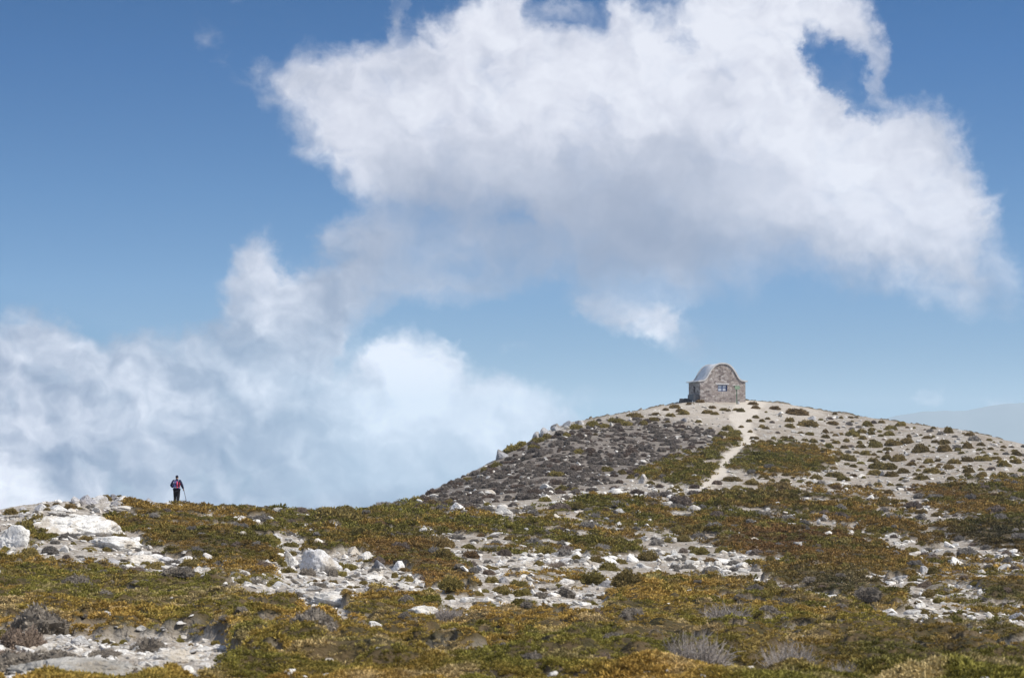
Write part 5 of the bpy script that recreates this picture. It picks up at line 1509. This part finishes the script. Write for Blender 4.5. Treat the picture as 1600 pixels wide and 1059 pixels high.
    bmesh.ops.delete(bm, geom=[v_ for v_ in vs if v_.co.z < -.25 and v_.co.y > -.2 or v_.co.z < -.75], context='VERTS')
    for v_ in bm.verts: v_.co = Vector((v_.co.x * .086, v_.co.y * .106 + .055, v_.co.z * .105 + 1.685))
    link_mesh('hair', bm_mesh('hair', bm, True), black, person)
    part('scarf', [(0, .02, 1.47), (0, .035, 1.53), (0, .045, 1.585)], [(0, 1), (1, 2)], [(.085, .085), (.075, .078), (.072, .075)], navy)
    bm = bmesh.new()
    vs = bmesh.ops.create_uvsphere(bm, u_segments=20, v_segments=12, radius=1)['verts']
    bmesh.ops.delete(bm, geom=[v_ for v_ in vs if v_.co.z < .05], context='VERTS')
    for v_ in bm.verts: v_.co = Vector((v_.co.x * .092, v_.co.y * .112 + .055, v_.co.z * .085 + 1.70))
    cap = link_mesh('cap', bm_mesh('cap', bm, True), navy, person)
    bm = bmesh.new(); bm_box(bm, (0, .19, 1.71), (.12, .10, .012), 0, .004)
    link_mesh('brim', bm_mesh('brim', bm), navy, cap)
    j = [(0, 0, .90), (0, 0, 1.10), (0, .01, 1.32), (0, .03, 1.47), (-.20, .01, 1.43), (-.345, -.03, 1.165), (-.215, .09, 1.045), (.20, .01, 1.43), (.31, .02, 1.155), (.375, .12, .965)]
    part('jacket', j, [(0, 1), (1, 2), (2, 3), (2, 4), (4, 5), (5, 6), (2, 7), (7, 8), (8, 9)], [(.20, .16), (.19, .15), (.205, .15), (.10, .09), .105, .085, .055, .105, .085, .055], navy)
    t = [(0, 0, .93), (-.10, 0, .88), (-.105, .05, .50), (-.10, 0, .13), (.10, 0, .88), (.09, .02, .50), (.072, -.09, .14)]
    part('trousers', t, [(0, 1), (1, 2), (2, 3), (0, 4), (4, 5), (5, 6)], [(.185, .15), .135, .10, .075, .135, .10, .075], black)
    for (bx, by) in ((-.10, 0), (.07, -.10)):
        part('boot', [(bx, by, .17), (bx, by, .055), (bx, by + .10, .05), (bx, by + .20, .04)], [(0, 1), (1, 2), (2, 3)], [.058, .062, .055, .04], boot)
    # red panel down the right of the jacket back
    part('jacket_panel', [(.135, -.055, 1.02), (.145, -.065, 1.2), (.14, -.06, 1.38)], [(0, 1), (1, 2)], [(.055, .09), (.055, .09), (.05, .08)], red)
    # backpack: worn, its own thing
    pk = empty('backpack', root_loc); tag(pk, 'blue and pink backpack with grey straps on the back of the hiker', 'backpack')
    def pbox(nm, c, s, m, par, bev=.04, shape=None):
        bm = bmesh.new(); bm_box(bm, c, s, 0, bev)
        bmesh.ops.subdivide_edges(bm, edges=bm.edges[:], cuts=1, use_grid_fill=True)
        for v_ in bm.verts:
            if v_.co.z > c[2] + s[2] * .3: v_.co.x = c[0] + (v_.co.x - c[0]) * .86; v_.co.y = c[1] + s[1] * .3 + (v_.co.y - c[1] - s[1] * .3) * .8
        return link_mesh(nm, bm_mesh(nm, bm, True), m, par)
    bd = pbox('pack_body', (-.045, -.25, 1.24), (.30, .20, .44), bluec, pk, .05)
    pbox('side_panel', (.075, -.37, 1.26), (.085, .05, .34), pink, pk, .02)
    pbox('side_panel', (.085, -.365, 1.07), (.09, .06, .12), pink, pk, .02)
    pbox('pack_pocket', (-.09, -.365, 1.13), (.17, .06, .18), bluec, pk, .025)
    pbox('strap', (-.06, -.398, 1.055), (.26, .016, .03), greyc, pk, .004)
    pbox('strap', (-.14, -.365, 1.33), (.03, .035, .16), greyc, pk, .004)
    pbox('strap', (-.06, -.37, 1.34), (.025, .035, .18), greyc, pk, .004)
    pbox('hip_belt', (0, -.09, 1.02), (.36, .24, .06), bluec, pk, .02)
    for sx in (-1, 1):
        bm = bmesh.new(); bm_tube(bm, [(sx * .10, -.17, 1.40), (sx * .11, -.04, 1.545), (sx * .12, .12, 1.46), (sx * .13, .165, 1.25), (sx * .15, .06, 1.07), (sx * .14, -.15, 1.06)], .018, 8)
        link_mesh('shoulder_strap', bm_mesh('shoulder_strap', bm, True), greyc, pk)
    # hiking pole held in the right hand
    pl = empty('hiking_pole', root_loc); tag(pl, 'thin grey hiking pole held in the right hand of the hiker', 'hiking pole')
    hx, hy, hz_ = .395, .205, .90
    tx, ty = .62, .26
    tz = Hz(x + tx, y + ty) - z + .0
    top = Vector((hx, hy, hz_)); tip = Vector((tx, ty, tz)); d = (tip - top).normalized()
    bm = bmesh.new(); bm_tube(bm, [top - d * .02, tip], [.020, .015], 8); link_mesh('shaft', bm_mesh('shaft', bm, True), metal, pl)
    bm = bmesh.new(); bm_tube(bm, [top - d * .09, top - d * .05, top + d * .08], [.018, .016, .017], 10); link_mesh('grip', bm_mesh('grip', bm, True), black, pl)
    bm = bmesh.new(); bm_tube(bm, [tip - d * .075, tip - d * .065], [.03, .03], 12); link_mesh('basket', bm_mesh('basket', bm), black, pl)
    for o_ in (person, pk, pl): o_.scale = (1.05, 1.05, 1.05)
hiker()

# ------------------------------------------------------------------ far hills and the air
def far_hills():
    nx, ny = 160, 60
    us_ = np.linspace(1180, 1900, nx); ys_ = np.linspace(8000, 9700, ny)
    prof = np.interp(us_, [1180, 1330, 1400, 1440, 1480, 1510, 1535, 1570, 1600, 1650, 1720, 1900], [705, 672, 650, 643, 640, 643, 640, 633, 628, 625, 618, 640])
    U, Y = np.meshgrid(us_, ys_, indexing='ij')
    X = (U - 800) / F * Y
    _, dy, dz = ray(U, np.repeat(prof[:, None], ny, 1)); 
    crest = dz / dy * 8900
    t = (Y - 8900) / 900
    Z = crest * np.exp(-(t * 1.5) ** 2) + (-150) * (1 - np.exp(-(t * 1.5) ** 2))
    Z = Z + 26 * (fbm(X * .004, Y * .004, None, 5, 55)) * np.exp(-(t * 2) ** 2) - 4
    Z = np.maximum(Z, -152)
    idx = np.arange(nx * ny).reshape(nx, ny)
    q = np.stack([idx[:-1, :-1], idx[1:, :-1], idx[1:, 1:], idx[:-1, 1:]], -1).reshape(-1, 4)
    me = np_mesh('far_hills', np.stack([X, Y, Z], -1).reshape(-1, 3), q)
    m, nt = new_mat('far_hillside')
    p = nt.n('ShaderNodeTexCoord').outputs['Object']
    col = nt.mix(nt.noise(p, .004, 5, .6), (.07, .08, .08, 1), (.12, .125, .12, 1))
    finish(nt, col, .95)
    o = link_mesh('far_hills', me, m); tag(o, 'distant bare mountain ridge fading into blue haze', 'hills', kind='structure')
far_hills()

def haze():
    bm = bmesh.new()
    x0, x1, y0, y1, z0, z1 = -720, 3300, -720, 9900, -158, 228
    bmesh.ops.create_cube(bm, size=1, matrix=Matrix.Translation(((x0 + x1) / 2, (y0 + y1) / 2, (z0 + z1) / 2)) @ Matrix.Diagonal((x1 - x0, y1 - y0, z1 - z0, 1)))
    me = bpy.data.meshes.new('haze'); bm.to_mesh(me); bm.free()
    m = bpy.data.materials.new('haze_air'); m.use_nodes = True; nt = NT(m.node_tree)
    v = nt.n('ShaderNodeVolumePrincipled'); o = nt.n('ShaderNodeOutputMaterial')
    v.inputs['Color'].default_value = (.82, .90, 1.0, 1); v.inputs['Density'].default_value = HAZE
    v.inputs['Anisotropy'].default_value = .1
    nt.l(v.outputs[0], o.inputs['Volume'])
    ob = link_mesh('haze', me, m); tag(ob, 'pale blue haze in the distant air', 'haze', kind='stuff')
HAZE = 1.25e-4
haze()
